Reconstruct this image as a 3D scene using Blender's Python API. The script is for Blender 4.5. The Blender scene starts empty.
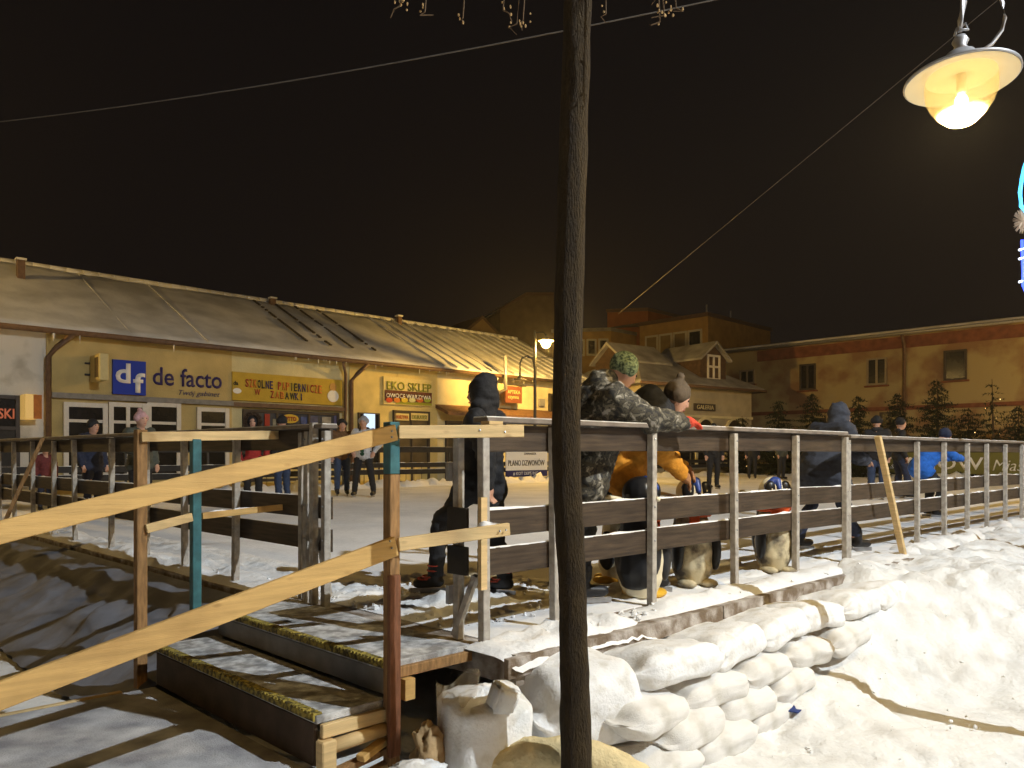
import bpy, bmesh, math, random
from mathutils import Vector, Matrix, noise
random.seed(7)
PI = math.pi
scene = bpy.context.scene
COL = scene.collection

# ------------------------------------------------------------------ camera
EYE = 1.6; F = 740.0; HZ = 453.0
cam_d = bpy.data.cameras.new("camera"); cam = bpy.data.objects.new("camera", cam_d)
COL.objects.link(cam); scene.camera = cam
cam.location = (0, 0, EYE); cam.rotation_euler = (PI/2, 0, 0)
cam_d.sensor_width = 36; cam_d.lens = 36*F/1024; cam_d.shift_y = (HZ-384)/1024
cam_d.clip_start = .05; cam_d.clip_end = 1200

# ------------------------------------------------------------------ night sky
world = bpy.data.worlds.new("World"); scene.world = world; world.use_nodes = True
wn = world.node_tree.nodes; wl = world.node_tree.links
bg = wn["Background"]
tc = wn.new("ShaderNodeTexCoord"); sx = wn.new("ShaderNodeSeparateXYZ")
wl.new(tc.outputs["Generated"], sx.inputs[0])
mr = wn.new("ShaderNodeMapRange"); wl.new(sx.outputs["Z"], mr.inputs[0])
mr.inputs[1].default_value = 0.0; mr.inputs[2].default_value = .55
mx = wn.new("ShaderNodeMix"); mx.data_type = 'RGBA'
mx.inputs[6].default_value = (.0056, .0041, .0037, 1)      # town glow near the horizon
mx.inputs[7].default_value = (.0038, .0029, .0028, 1)
wl.new(mr.outputs[0], mx.inputs[0]); wl.new(mx.outputs[2], bg.inputs[0])
bg.inputs[1].default_value = 1.0

scene.view_settings.view_transform = 'Standard'; scene.view_settings.look = 'None'
scene.view_settings.exposure = 0.22; scene.view_settings.gamma = 1.0
scene.cycles.use_denoising = True
scene.cycles.max_bounces = 6; scene.cycles.transparent_max_bounces = 12
scene.cycles.sample_clamp_indirect = 4.0
scene.cycles.caustics_reflective = False; scene.cycles.caustics_refractive = False

NEAR_LAMP = dict(power=195, color=(1, .78, .42))
WHITE_LAMP = dict(power=8900, color=(.86, .92, 1.0))
SODIUM = (1, .69, .26)

# ------------------------------------------------------------------ coordinates
def W(px, py, Y): return Vector(((px-512)/F*Y, Y, EYE+(HZ-py)/F*Y))
def AZ(px, py, z): return W(px, py, F*(EYE-z)/(py-HZ))
C0 = Vector((-.17, 3.9, 0)); U = Vector((.7431, .6691, 0)); V = Vector((-.7314, .6820, 0))
OUT = Vector((.6691, -.7431, 0))                     # outward of the near long side
def R(u, v, z): return C0+U*u+V*v+Vector((0, 0, z))
F0 = Vector((-4.09, 27, 0)); UB = Vector((.713, .701, 0)); VB = Vector((-.701, .713, 0))
def B(t, d, z): return F0+UB*t+VB*d+Vector((0, 0, z))
def fac(px, py=453):
    k = (px-512)/F; t = (k*F0.y-F0.x)/(UB.x-k*UB.y); Y = F0.y+t*UB.y
    return t, EYE+(HZ-py)/F*Y
G0 = Vector((21.8, 36, 0)); GR = Vector((.701, -.713, 0)); GB = Vector((.713, .701, 0))
def G(t, d, z): return G0+GR*t+GB*d+Vector((0, 0, z))
def gfac(px, py=453):
    k = (px-512)/F; t = (k*G0.y-G0.x)/(GR.x-k*GR.y); Y = G0.y+t*GR.y
    return t, EYE+(HZ-py)/F*Y

# ------------------------------------------------------------------ materials
MATS = {}
def mat(name, col, rough=.8, var=.25, scale=6., bump=.0, bscale=None, col2=None, spec=.3, metal=0., stretch=None, detail=6, thr=None):
    if name in MATS: return MATS[name]
    m = bpy.data.materials.new(name); m.use_nodes = True; MATS[name] = m
    n = m.node_tree.nodes; l = m.node_tree.links; p = n["Principled BSDF"]
    p.inputs["Roughness"].default_value = rough; p.inputs["Metallic"].default_value = metal
    p.inputs["Specular IOR Level"].default_value = spec
    t = n.new("ShaderNodeTexCoord"); mp = n.new("ShaderNodeMapping"); l.new(t.outputs["Object"], mp.inputs[0])
    if stretch: mp.inputs["Scale"].default_value = stretch
    nz = n.new("ShaderNodeTexNoise"); nz.inputs["Scale"].default_value = scale; nz.inputs["Detail"].default_value = detail
    l.new(mp.outputs[0], nz.inputs[0])
    rmp = n.new("ShaderNodeValToRGB"); l.new(nz.outputs[0], rmp.inputs[0])
    a, b = thr or (.3, .7)
    rmp.color_ramp.elements[0].position = a; rmp.color_ramp.elements[1].position = b
    c2 = col2 or tuple(min(1, c*(1+var)) for c in col)
    c1 = col if col2 else tuple(c*(1-var) for c in col)
    rmp.color_ramp.elements[0].color = (*c1, 1); rmp.color_ramp.elements[1].color = (*c2, 1)
    l.new(rmp.outputs[0], p.inputs["Base Color"])
    if bump:
        nb = n.new("ShaderNodeTexNoise"); nb.inputs["Scale"].default_value = bscale or scale*5; nb.inputs["Detail"].default_value = 8
        l.new(mp.outputs[0], nb.inputs[0])
        bp = n.new("ShaderNodeBump"); bp.inputs["Strength"].default_value = min(1, bump); bp.inputs["Distance"].default_value = .02*max(1, bump)
        l.new(nb.outputs[0], bp.inputs["Height"]); l.new(bp.outputs[0], p.inputs["Normal"])
    return m
def emit(name, col, s):
    if name in MATS: return MATS[name]
    m = bpy.data.materials.new(name); m.use_nodes = True; MATS[name] = m
    p = m.node_tree.nodes["Principled BSDF"]
    p.inputs["Base Color"].default_value = (*[c*.5 for c in col], 1)
    p.inputs["Emission Color"].default_value = (*col, 1); p.inputs["Emission Strength"].default_value = s
    return m
def lamp_glass(name, tint, body=.16):
    m = bpy.data.materials.new(name); m.use_nodes = True; MATS[name] = m
    n = m.node_tree.nodes; l = m.node_tree.links; n.remove(n["Principled BSDF"])
    tr = n.new("ShaderNodeBsdfTransparent"); tr.inputs[0].default_value = (*tint, 1)
    tl = n.new("ShaderNodeBsdfTranslucent"); tl.inputs[0].default_value = (.9, .75, .4, 1)
    gl = n.new("ShaderNodeBsdfGlossy"); gl.inputs["Roughness"].default_value = .08
    a = n.new("ShaderNodeMixShader"); a.inputs[0].default_value = body; b = n.new("ShaderNodeMixShader"); b.inputs[0].default_value = .06
    l.new(tr.outputs[0], a.inputs[1]); l.new(tl.outputs[0], a.inputs[2])
    l.new(a.outputs[0], b.inputs[1]); l.new(gl.outputs[0], b.inputs[2]); l.new(b.outputs[0], n["Material Output"].inputs[0])
    return m
def film(name, col, opacity):
    m = bpy.data.materials.new(name); m.use_nodes = True; MATS[name] = m
    n = m.node_tree.nodes; l = m.node_tree.links; p = n["Principled BSDF"]
    p.inputs["Base Color"].default_value = (*col, 1); p.inputs["Roughness"].default_value = .25
    tr = n.new("ShaderNodeBsdfTransparent"); a = n.new("ShaderNodeMixShader"); a.inputs[0].default_value = opacity
    l.new(tr.outputs[0], a.inputs[1]); l.new(p.outputs[0], a.inputs[2]); l.new(a.outputs[0], n["Material Output"].inputs[0])
    return m
def camo(name):
    m = bpy.data.materials.new(name); m.use_nodes = True; MATS[name] = m
    n = m.node_tree.nodes; l = m.node_tree.links; p = n["Principled BSDF"]; p.inputs["Roughness"].default_value = .75
    t = n.new("ShaderNodeTexCoord"); nz = n.new("ShaderNodeTexNoise"); nz.inputs["Scale"].default_value = 20; nz.inputs["Detail"].default_value = 2.5
    nz.inputs["Distortion"].default_value = .6
    l.new(t.outputs["Object"], nz.inputs[0]); r = n.new("ShaderNodeValToRGB"); r.color_ramp.interpolation = 'CONSTANT'
    cs = [(0, (.008, .007, .006)), (.42, (.05, .042, .026)), (.5, (.022, .02, .014)), (.55, (.13, .115, .085)), (.64, (.30, .28, .24))]
    r.color_ramp.elements[0].color = (*cs[0][1], 1); r.color_ramp.elements[1].position = cs[1][0]; r.color_ramp.elements[1].color = (*cs[1][1], 1)
    for q, c in cs[2:]:
        e = r.color_ramp.elements.new(q); e.color = (*c, 1)
    l.new(nz.outputs[0], r.inputs[0]); l.new(r.outputs[0], p.inputs["Base Color"])
    return m

def wood(name, c, v=.16, knots=.5):
    m = mat(name, c, .62, v, 16, .15, 90, stretch=(.22, .22, 3.2), detail=9)
    n = m.node_tree.nodes; l = m.node_tree.links; p = n["Principled BSDF"]; src = p.inputs["Base Color"].links[0].from_socket
    t = n.new("ShaderNodeTexCoord"); mp = n.new("ShaderNodeMapping"); mp.inputs["Scale"].default_value = (1, 1, 2.2); l.new(t.outputs["Object"], mp.inputs[0])
    vo = n.new("ShaderNodeTexVoronoi"); vo.inputs["Scale"].default_value = 4.3; l.new(mp.outputs[0], vo.inputs[0])
    r = n.new("ShaderNodeMapRange"); l.new(vo.outputs["Distance"], r.inputs[0]); r.inputs[1].default_value = .05; r.inputs[2].default_value = .12; r.inputs[3].default_value = knots; r.inputs[4].default_value = 0
    n2 = n.new("ShaderNodeTexNoise"); n2.inputs["Scale"].default_value = 2.6; n2.inputs["Detail"].default_value = 6; l.new(t.outputs["Object"], n2.inputs[0])
    r2 = n.new("ShaderNodeMapRange"); l.new(n2.outputs[0], r2.inputs[0]); r2.inputs[1].default_value = .5; r2.inputs[2].default_value = .72; r2.inputs[3].default_value = 0; r2.inputs[4].default_value = .45
    ad = n.new("ShaderNodeMath"); ad.operation = 'MAXIMUM'; l.new(r.outputs[0], ad.inputs[0]); l.new(r2.outputs[0], ad.inputs[1])
    mxx = n.new("ShaderNodeMix"); mxx.data_type = 'RGBA'; l.new(ad.outputs[0], mxx.inputs[0]); l.new(src, mxx.inputs[6]); mxx.inputs[7].default_value = (c[0]*.38, c[1]*.30, c[2]*.25, 1)
    l.new(mxx.outputs[2], p.inputs["Base Color"]); return m
M_snow = mat("snow", (.80, .80, .80), .65, .04, 3, .55, 22, spec=.25)
M_dsnow = mat("trodden_snow", (.52, .49, .44), .7, .0, 5, .6, 40, col2=(.80, .79, .76), thr=(.35, .6))
M_ice = mat("ice", (.66, .67, .69), .7, 0, .9, .5, 9, col2=(.86, .86, .87), thr=(.32, .62), spec=.15, detail=12)
M_ground = mat("ground_snow", (.59, .57, .54), .75, 0, 4, .55, 30, col2=(.76, .755, .74), thr=(.28, .5), detail=12)
M_pine = wood("pine_timber", (.53, .335, .12))
M_pinep = wood("pale_pine_timber", (.60, .43, .21))
M_oldwood = mat("old_timber", (.27, .15, .06), .75, .4, 10, .2, 60, stretch=(6, 6, 1))
M_edge = mat("frosted_timber", (.17, .125, .085), .85, 0, 9, .4, 60, col2=(.50, .46, .42), thr=(.4, .68), detail=10)
M_redwood = mat("reddish_timber", (.17, .07, .035), .75, .35, 12, .2, 60, stretch=(6, 6, 1))
M_teal = mat("teal_paint", (.04, .13, .145), .55, .3, 14, .08)
M_plank = wood("brown_board", (.052, .035, .022), .5, .6)
M_black = mat("black_board", (.025, .022, .02), .6, .3, 9)
M_post = mat("galvanised_post", (.36, .33, .29), .5, .28, 22, .08, 90)
M_rail = mat("rail_cap", (.17, .14, .115), .6, .3, 9)
M_steel = mat("steel", (.35, .35, .36), .35, .15, 20, metal=.8)
M_tread = mat("gritty_tread", (.26, .255, .25), .85, 0, 14, .5, 160, col2=(.66, .66, .66), thr=(.40, .66), detail=12)
M_plate = mat("ribbed_plate", (.24, .24, .26), .7, 0, 5, .4, 120, col2=(.56, .56, .57), thr=(.35, .72), detail=11)
M_riser = mat("grey_riser", (.23, .22, .21), .75, .2, 8, .1)
M_driser = mat("dark_riser", (.075, .048, .03), .75, .3, 8, .1)
M_nose = mat("yellow_nosing", (.07, .055, .02), .7, 0, 40, .3, 90, col2=(.40, .31, .06), thr=(.4, .6))
M_tarp = mat("dark_tarp", (.17, .175, .20), .7, .3, 3, .2, 12, spec=.12)
M_sack = mat("white_sack", (.54, .51, .45), .5, 0, 5, .35, 160, col2=(.74, .72, .69), thr=(.3, .5), detail=10)
M_sackd = mat("snow_dusted_sack", (.66, .64, .60), .7, 0, 11, .3, 60, col2=(.80, .80, .80), thr=(.36, .52), detail=10)
M_yroll = mat("straw_cloth", (.64, .52, .29), .8, .2, 14, .5, 60)
M_bark = mat("bark", (.026, .016, .006), .9, 0, 13, 1.6, 55, col2=(.050, .031, .010), thr=(.35, .7), stretch=(3, 3, .8), detail=10)
M_twig = mat("twig", (.10, .065, .035), .85, .3, 20)
M_seed = mat("dry_seed", (.38, .25, .11), .8, .4, 40)
M_lampmetal = mat("lamp_metal", (.42, .42, .44), .45, .15, 20, metal=.5)
M_lampwhite = mat("lamp_reflector_enamel", (.80, .72, .52), .45, .03, 10)
M_dlamp = mat("dark_lamp_metal", (.05, .05, .05), .5, .2, 20)
M_cable = mat("cable", (.11, .095, .08), .6, .1, 30)
M_skin = mat("skin", (.52, .29, .20), .55, .06, 20)
M_eye = mat("eye_dark", (.02, .015, .012), .3, .1, 20)
M_lip = mat("lip", (.35, .12, .10), .5, .05, 20)
M_hair = mat("hair", (.05, .03, .018), .7, .3, 60)
M_boot = mat("black_boot", (.016, .015, .016), .45, .2, 20)
M_glass = mat("window_glass", (.018, .016, .014), .12, .3, 3, spec=.6)
M_frame = mat("white_frame", (.66, .63, .58), .5, .06, 10)
M_dframe = mat("dark_frame", (.05, .04, .035), .5, .2, 10)
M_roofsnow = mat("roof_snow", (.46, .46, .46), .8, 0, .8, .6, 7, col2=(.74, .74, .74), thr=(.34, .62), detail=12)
M_roofdim = mat("dimmed_roof_snow", (.20, .19, .18), .8, 0, 1.1, .6, 7, col2=(.38, .37, .36), thr=(.34, .62), detail=12)  # roof snow darkened to offset strong lamp light on these roofs
M_gutter = mat("gutter_metal", (.14, .085, .055), .5, .25, 10)
M_camo = camo("camouflage_cloth")
def cloth(n, c, v=.2): return mat("cloth_"+n, c, .8, v, 30, .25, 90)

# ------------------------------------------------------------------ mesh helpers
def link(name, me, m, parent=None, local=False, smooth=False):
    o = bpy.data.objects.new(name, me); COL.objects.link(o)
    if m is not None and not me.materials: me.materials.append(m)
    if parent is not None:
        o.parent = parent
        if not local: o.matrix_parent_inverse = PINV.get(parent.name, Matrix.Identity(4))
    if smooth:
        for p in me.polygons: p.use_smooth = True
    return o
PINV = {}
def tag(o, label, cat, group=None):
    o["label"] = label; o["category"] = cat
    if group: o["group"] = group
    return o
def thing(name, label, cat, loc=(0, 0, 0), rz=0, group=None):
    o = bpy.data.objects.new(name, None); COL.objects.link(o); o.empty_display_size = .1
    o.location = loc; o.rotation_euler = (0, 0, rz)
    PINV[o.name] = (Matrix.Translation(Vector(loc)) @ Matrix.Rotation(rz, 4, 'Z')).inverted()
    return tag(o, label, cat, group)
def subinv(o):                       # children of a part placed in world space keep the same frame
    PINV[o.name] = (PINV[o.parent.name] if o.parent else Matrix.Identity(4)).copy() if False else Matrix.Identity(4)
    return o
def struct(o): o["kind"] = "structure"; return o
def stuff(o): o["kind"] = "stuff"; return o
def pymesh(name, v, f):
    me = bpy.data.meshes.new(name); me.from_pydata([tuple(q) for q in v], [], f); me.update(); return me
class MB:
    def __init__(s): s.v = []; s.f = []
    def add(s, v, f):
        k = len(s.v); s.v += [tuple(q) for q in v]; s.f += [tuple(i+k for i in g) for g in f]; return s
    def hexa(s, a, b):               # two quads, same winding
        return s.add(list(a)+list(b), [(3, 2, 1, 0), (4, 5, 6, 7), (0, 1, 5, 4), (1, 2, 6, 5), (2, 3, 7, 6), (3, 0, 4, 7)])
    def box(s, c, x, y, z):          # centre and half vectors
        c = Vector(c); x = Vector(x); y = Vector(y); z = Vector(z)
        a = [c-x-y-z, c+x-y-z, c+x+y-z, c-x+y-z]; b = [q+2*z for q in a]
        return s.hexa(a, b)
    def beam(s, p, q, w, h, up=(0, 0, 1)):   # w sideways, h along up
        p = Vector(p); q = Vector(q); d = (q-p).normalized(); up = Vector(up)
        sd = d.cross(up)
        if sd.length < 1e-4: sd = d.cross(Vector((1, 0, 0)))
        sd.normalize(); up = sd.cross(d).normalized()
        return s.box((p+q)/2, (q-p)/2, sd*w/2, up*h/2)
    def tube(s, pts, rad, n=8, cap=True):
        pts = [Vector(p) for p in pts]; N = len(pts)
        if not hasattr(rad, '__len__'): rad = [rad]*N
        ref = Vector((0, 0, 1)); v = []; f = []
        for i, p in enumerate(pts):
            d = (pts[min(i+1, N-1)]-pts[max(i-1, 0)]).normalized()
            a = d.cross(ref)
            if a.length < .08: a = d.cross(Vector((0, 1, 0)))
            a.normalize(); b = d.cross(a).normalized()
            for k in range(n):
                t = 2*PI*k/n; v.append(p+a*(math.cos(t)*rad[i])+b*(math.sin(t)*rad[i]))
        for i in range(N-1):
            for k in range(n):
                f.append((i*n+k, i*n+(k+1) % n, (i+1)*n+(k+1) % n, (i+1)*n+k))
        if cap: f.append(tuple(range(n))[::-1]); f.append(tuple((N-1)*n+k for k in range(n)))
        return s.add(v, f)
    def lathe(s, c, prof, n=24, axis=None):   # prof: (r,z)
        c = Vector(c); rot = axis.to_track_quat('Z', 'Y').to_matrix() if axis else Matrix.Identity(3)
        v = []; f = []
        for r, z in prof:
            for k in range(n):
                t = 2*PI*k/n; v.append(c+rot @ Vector((r*math.cos(t), r*math.sin(t), z)))
        for i in range(len(prof)-1):
            for k in range(n):
                f.append((i*n+k, i*n+(k+1) % n, (i+1)*n+(k+1) % n, (i+1)*n+k))
        return s.add(v, f)
    def ball(s, c, r, n=10, m=7, rot=None):
        c = Vector(c); r = Vector(r) if hasattr(r, '__len__') else Vector((r, r, r))
        v = []; f = []
        for i in range(m+1):
            a = PI*i/m
            for k in range(n):
                t = 2*PI*k/n; q = Vector((r.x*math.sin(a)*math.cos(t), r.y*math.sin(a)*math.sin(t), -r.z*math.cos(a)))
                v.append(c+(rot @ q if rot else q))
        for i in range(m):
            for k in range(n):
                if i == 0: f.append((k, n+(k+1) % n, n+k))
                elif i == m-1: f.append((i*n+k, i*n+(k+1) % n, (i+1)*n+k))
                else: f.append((i*n+k, i*n+(k+1) % n, (i+1)*n+(k+1) % n, (i+1)*n+k))
        return s.add(v, f)
    def build(s, name, m, parent=None, local=False, smooth=False, bevel=0):
        me = pymesh(name, s.v, s.f)
        bm = bmesh.new(); bm.from_mesh(me)
        if bevel: bmesh.ops.bevel(bm, geom=bm.edges[:], offset=bevel, segments=1, affect='EDGES', profile=.5)
        bmesh.ops.recalc_face_normals(bm, faces=bm.faces); bm.to_mesh(me); bm.free()
        return link(name, me, m, parent, local, smooth)
def board(name, p, q, w, h, m, parent=None, up=(0, 0, 1), bevel=.003):
    return MB().beam(p, q, w, h, up).build(name, m, parent, bevel=bevel)
def grain(o):                        # give each board its own texture origin and slight skew of tone
    return o
REMESH = []
def blob(name, shapes, voxel, m, parent, local=True, smooth=4):
    mb = MB()
    for s in shapes:
        if s[0] == 'c':
            p, q = Vector(s[1]), Vector(s[2]); r0, r1 = s[3], s[4]
            d = q-p; L = max(d.length, 1e-5); d /= L
            mb.tube([p-d*r0*.98, p-d*r0*.7, p, q, q+d*r1*.7, q+d*r1*.98], [r0*.15, r0*.72, r0, r1, r1*.72, r1*.15], 12)
        else:
            mb.ball(s[1], s[2], 14, 10, s[3] if len(s) > 3 else None)
    o = mb.build(name, m, parent, local)
    r = o.modifiers.new("r", 'REMESH'); r.mode = 'VOXEL'; r.voxel_size = voxel; r.use_smooth_shade = True
    sm = o.modifiers.new("s", 'SMOOTH'); sm.factor = .5; sm.iterations = smooth
    REMESH.append(o); return o
def text(name, s, p0, xdir, width, m, parent, out, depth=.01, height=None, shear=0, bold=0):
    cu = bpy.data.curves.new(name, 'FONT'); cu.body = s; cu.extrude = 0; cu.shear = shear; cu.offset = bold; cu.resolution_u = 3
    o = bpy.data.objects.new(name, cu); COL.objects.link(o)
    dg = bpy.context.evaluated_depsgraph_get(); me = bpy.data.meshes.new_from_object(o.evaluated_get(dg))
    bpy.data.objects.remove(o)
    xs = [v.co.x for v in me.vertices]; ys = [v.co.y for v in me.vertices]
    k = width/(max(xs)-min(xs)); ky = (height/(max(ys)-min(ys))) if height else k
    x0, y0 = min(xs), min(ys); xd = Vector(xdir); out = Vector(out); p0 = Vector(p0)
    bm = bmesh.new(); bm.from_mesh(me)
    for v in bm.verts:
        v.co = p0+xd*((v.co.x-x0)*k)+Vector((0, 0, (v.co.y-y0)*ky))+out*.006
    g = bmesh.ops.extrude_face_region(bm, geom=bm.faces[:])
    for e in g["geom"]:
        if isinstance(e, bmesh.types.BMVert): e.co += out*depth
    bmesh.ops.recalc_face_normals(bm, faces=bm.faces)
    bm.to_mesh(me); bm.free(); me.materials.clear()
    return link(name, me, m, parent)
def fbm(x, y, z=0., o=4): return noise.fractal(Vector((x, y, z)), 1.0, 2.0, o)
def sstep(x, a, b): t = max(0, min(1, (x-a)/(b-a))); return t*t*(3-2*t)

# ================================================================== SETTING
g = MB(); g.add([(-240, -140, -.03), (260, -140, -.03), (260, 360, -.03), (-240, 360, -.03)], [(0, 1, 2, 3)])
struct(g.build("ground", M_ground))

def ground_h(x, y):
    p = Vector((x, y, 0))-C0; n = p.dot(OUT); s = (p-OUT*n).dot(U)
    n -= .30
    hb = (.24*sstep(s, 1.0, 2.6)+.34*sstep(s, 2.5, 3.9))+.10*sstep(s, 6, 10)
    wdt = .85+.6*sstep(s, 3, 6)
    prof = math.exp(-(max(0, n)/wdt)**2.4)
    if n < 0: prof = sstep(n, -.45, -.12)
    h = hb*prof
    lum = sstep(s, 1.0, 3.2)
    q1 = fbm(x*1.25, y*1.25, 3); q2 = fbm(x*2.7, y*2.7, 8)
    h += lum*prof**.4*(.09*q1+.045*(.35-abs(q2))*1.6)
    h += lum*.05*max(0, fbm(x*.9+4, y*.9, 6))
    # second heap towards the street, right of the view
    dx, dy = x-4.6, y-5.6
    h += .42*math.exp(-(dx*dx/1.1+dy*dy/.9))*(1+.5*fbm(x*2, y*2, 5))
    # trodden hollow between
    dx, dy = x-2.75, y-4.75
    h -= .13*math.exp(-(dx*dx/.35+dy*dy/.16))
    if n > -.1: h += .03*fbm(x*1.7, y*1.7, 1)*sstep(s, -.4, .8)+.014*fbm(x*6, y*6, 2)*sstep(s, -.2, .8)-.035*sstep(fbm(x*3.6, y*3.6, 12), .18, .42)*sstep(s, 0, 1)+.006*fbm(x*17, y*17, 4)*sstep(s, -.2, .8)
    return max(h, -.02)
def heightgrid(name, x0, x1, y0, y1, st, fn, m):
    nx = int((x1-x0)/st)+1; ny = int((y1-y0)/st)+1; v = []; f = []
    for j in range(ny):
        for i in range(nx):
            x = x0+i*st; y = y0+j*st; e = min(i, nx-1-i, j, ny-1-j)
            v.append((x, y, fn(x, y) if e > 0 else -.06))
    for j in range(ny-1):
        for i in range(nx-1):
            a = j*nx+i; f.append((a, a+1, a+nx+1, a+nx))
    return link(name, pymesh(name, v, f), m, smooth=True)
struct(heightgrid("snow_bank", -.5, 11.5, 1.2, 14, .035, ground_h, M_ground))

# rink: deck body and ice
def slab(name, pts, z0, z1, m, parent=None):
    n = len(pts); v = [(p.x, p.y, z0) for p in pts]+[(p.x, p.y, z1) for p in pts]
    f = [tuple(range(n))[::-1], tuple(range(n, 2*n))]+[(i, (i+1) % n, n+(i+1) % n, n+i) for i in range(n)]
    mb = MB(); mb.add(v, f); return mb.build(name, m, parent)
UL, VL = 31.0, 16.0
RO = [R(-.04, -.30, 0), R(UL+.3, -.30, 0), R(UL+.3, VL+.3, 0), R(-.14, VL+.3, 0), R(-.14, 1.3, 0), R(-.04, .1, 0)]
struct(slab("rink_deck", RO, .44, .596, M_edge))
struct(slab("rink_ice", [R(.06, .02, 0), R(UL-.1, .02, 0), R(UL-.1, VL-.1, 0), R(.06, VL-.1, 0)], .58, .602, M_ice))
# timber edge of the deck: board after board along the near side
s = -.12; k = 0
while s < 9:
    e = s+1.9; a = R(s, -.315, .545); b = R(e-.012, -.315, .545)
    o = board("deck_edge_board", a, b, .035, .10, M_edge); struct(o); s = e; k += 1

def snow_strip(name, p, q, side, w, h, base, seed, st=.045, hang=.0):
    """lumpy snow lying along p->q, w wide towards side"""
    p = Vector(p); q = Vector(q); L = (q-p).length; d = (q-p)/L; nx = int(L/st); ny = max(4, int(w/st)); v = []; f = []
    for j in range(ny+1):
        for i in range(nx+1):
            a = i/nx; b = j/ny; c = p+d*(a*L)+side*(b*w+.04*fbm(a*L*3, seed, b)*(b > .5))
            prof = max(0, math.sin(PI*min(1, max(0, b))))**.6*min(1, 6*a, 6*(1-a))
            z = base+prof*h*(.65+.9*fbm(a*L*2.2, b*w*3, seed)+.5*fbm(a*L*9, b*w*9, seed+3))
            z = max(z, base-.01)
            if j in (0, ny) or i in (0, nx): z = base-.012
            if hang and b < .3: z -= hang*(1-b/.3)*(.6+.8*abs(fbm(a*L*5, 0, seed)))
            v.append((c.x, c.y, z))
    for j in range(ny):
        for i in range(nx):
            a = j*(nx+1)+i; f.append((a, a+1, a+nx+2, a+nx+1))
    o = link(name, pymesh(name, v, f), M_snow, smooth=True); return stuff(o)
snow_strip("swept_snow", R(-.10, -.36, 0), R(1.05, -.34, 0), V, .40, .085, .597, 1, hang=.07)
snow_strip("swept_snow", R(.95, -.29, 0), R(4.5, -.29, 0), V, .30, .05, .597, 2)
snow_strip("swept_snow", R(4.2, -.30, 0), R(14, -.32, 0), V, .40, .09, .597, 12)
snow_strip("swept_snow", R(-.14, 1.75, 0), R(-.12, 9.5, 0), U, .42, .075, .597, 3)
snow_strip("swept_snow", R(.35, .6, 0), R(1.6, 1.25, 0), V, .5, .05, .601, 4)
snow_strip("swept_snow", R(2, 15.2, 0), R(UL, 15.2, 0), V, .7, .22, .601, 5, st=.12)
snow_strip("swept_snow", R(UL-1, .6, 0), R(UL-1, 15, 0), U, .6, .2, .601, 6, st=.12)

# ================================================================== FENCES
def fence(name, label, fn, posts, outv, mp, mpl, mrail, rail_z=1.775, long_=2, skip_low=False, ps=.046):
    """fn(s) -> foot point at deck height; posts on the outer side, boards inside"""
    t = thing(name, label, "fence", fn(posts[0])+Vector((0, 0, .6)), 0, "railings round the ice rink")
    for s in posts:
        a = fn(s)+outv*.03; jit = random.uniform(-.006, .006)
        d = (fn(posts[-1])-fn(posts[0])).normalized()
        mb = MB(); mb.box(a+Vector((0, 0, (.6+rail_z)/2-.02)), d*ps/2, outv*ps/2, Vector((jit, jit, (rail_z-.02-.6)/2)))
        po = mb.build("post", mp, t, bevel=.003)
        if s < posts[0]+9:
            for z in (1.25, 1.03, 1.69): MB().ball(a+outv*(ps/2+.001)+Vector((0, 0, z)), (.008,)*3, 8, 4).build("bolt", M_steel, po)
    i = 0
    while i < len(posts)-1:
        j = min(i+long_, len(posts)-1); d = (fn(posts[j])-fn(posts[i])).normalized()
        for zc, hh in ((1.685, .145), (1.23, .145), (1.025, .147)):
            a = fn(posts[i])-outv*.012+d*.004; b = fn(posts[j])-outv*.012-d*.004
            jz = random.uniform(-.008, .008); jt = random.uniform(-.008, .008)
            p_ = board("plank", a+Vector((0, 0, zc+jz)), b+Vector((0, 0, zc+jt)), .028, hh, mpl, t)
            if zc < 1.5 and posts[i] < 12:
                mb = MB(); n_ = int((b-a).length/.035); v = []; f = []
                for q in range(n_+1):
                    c = a.lerp(b, q/n_)+Vector((0, 0, zc+hh/2+jz+(jt-jz)*q/n_)); hgt = .004+.016*max(0, fbm(c.x*4, c.y*4, zc))
                    for e, z in ((-.013, -.002), (-.007, hgt), (.007, hgt), (.013, -.002)): v.append(c+outv*e+Vector((0, 0, z)))
                for q in range(n_):
                    for e in range(3): f.append((q*4+e, q*4+e+1, q*4+e+5, q*4+e+4))
                mb.add(v, f); o = mb.build("snow_line", M_snow, p_, smooth=True)
        a = fn(posts[i])+d*.003; b = fn(posts[j])-d*.003
        r = board("top_rail", a+Vector((0, 0, rail_z)), b+Vector((0, 0, rail_z)), .125, .026, mrail, t)
        mb = MB(); mb.beam(a+Vector((0, 0, rail_z+.0155)), b+Vector((0, 0, rail_z+.0155)), .11, .006); mb.build("snow_dust", M_dsnow, r)
        i = j
    return t
NP = [.0, .525, 1.43, 2.42, 3.36, 4.29]
fence("rink_railing", "brown board railing with grey posts along the near side, left stretch above the sandbags", lambda s: R(s, 0, 0), NP, -V, M_post, M_plank, M_rail)
NP2 = [4.75, 5.15, 6.03, 6.85, 7.65, 8.4, 9.2, 10, 10.9, 11.8, 12.7, 13.6, 14.5]
fence("rink_railing", "brown board railing with grey posts along the near side, right stretch above the snow heap", lambda s: R(s, 0, 0), [4.34]+NP2[2:], -V, M_post, M_plank, M_rail, 1.75)
LP = [1.40, 1.62, 2.63, 3.55, 4.37, 5.26, 6.4, 7.14, 8.0, 8.87, 9.65, 10.5, 11.4, 12.3, 13.2, 14.1, 15, 15.9]
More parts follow.
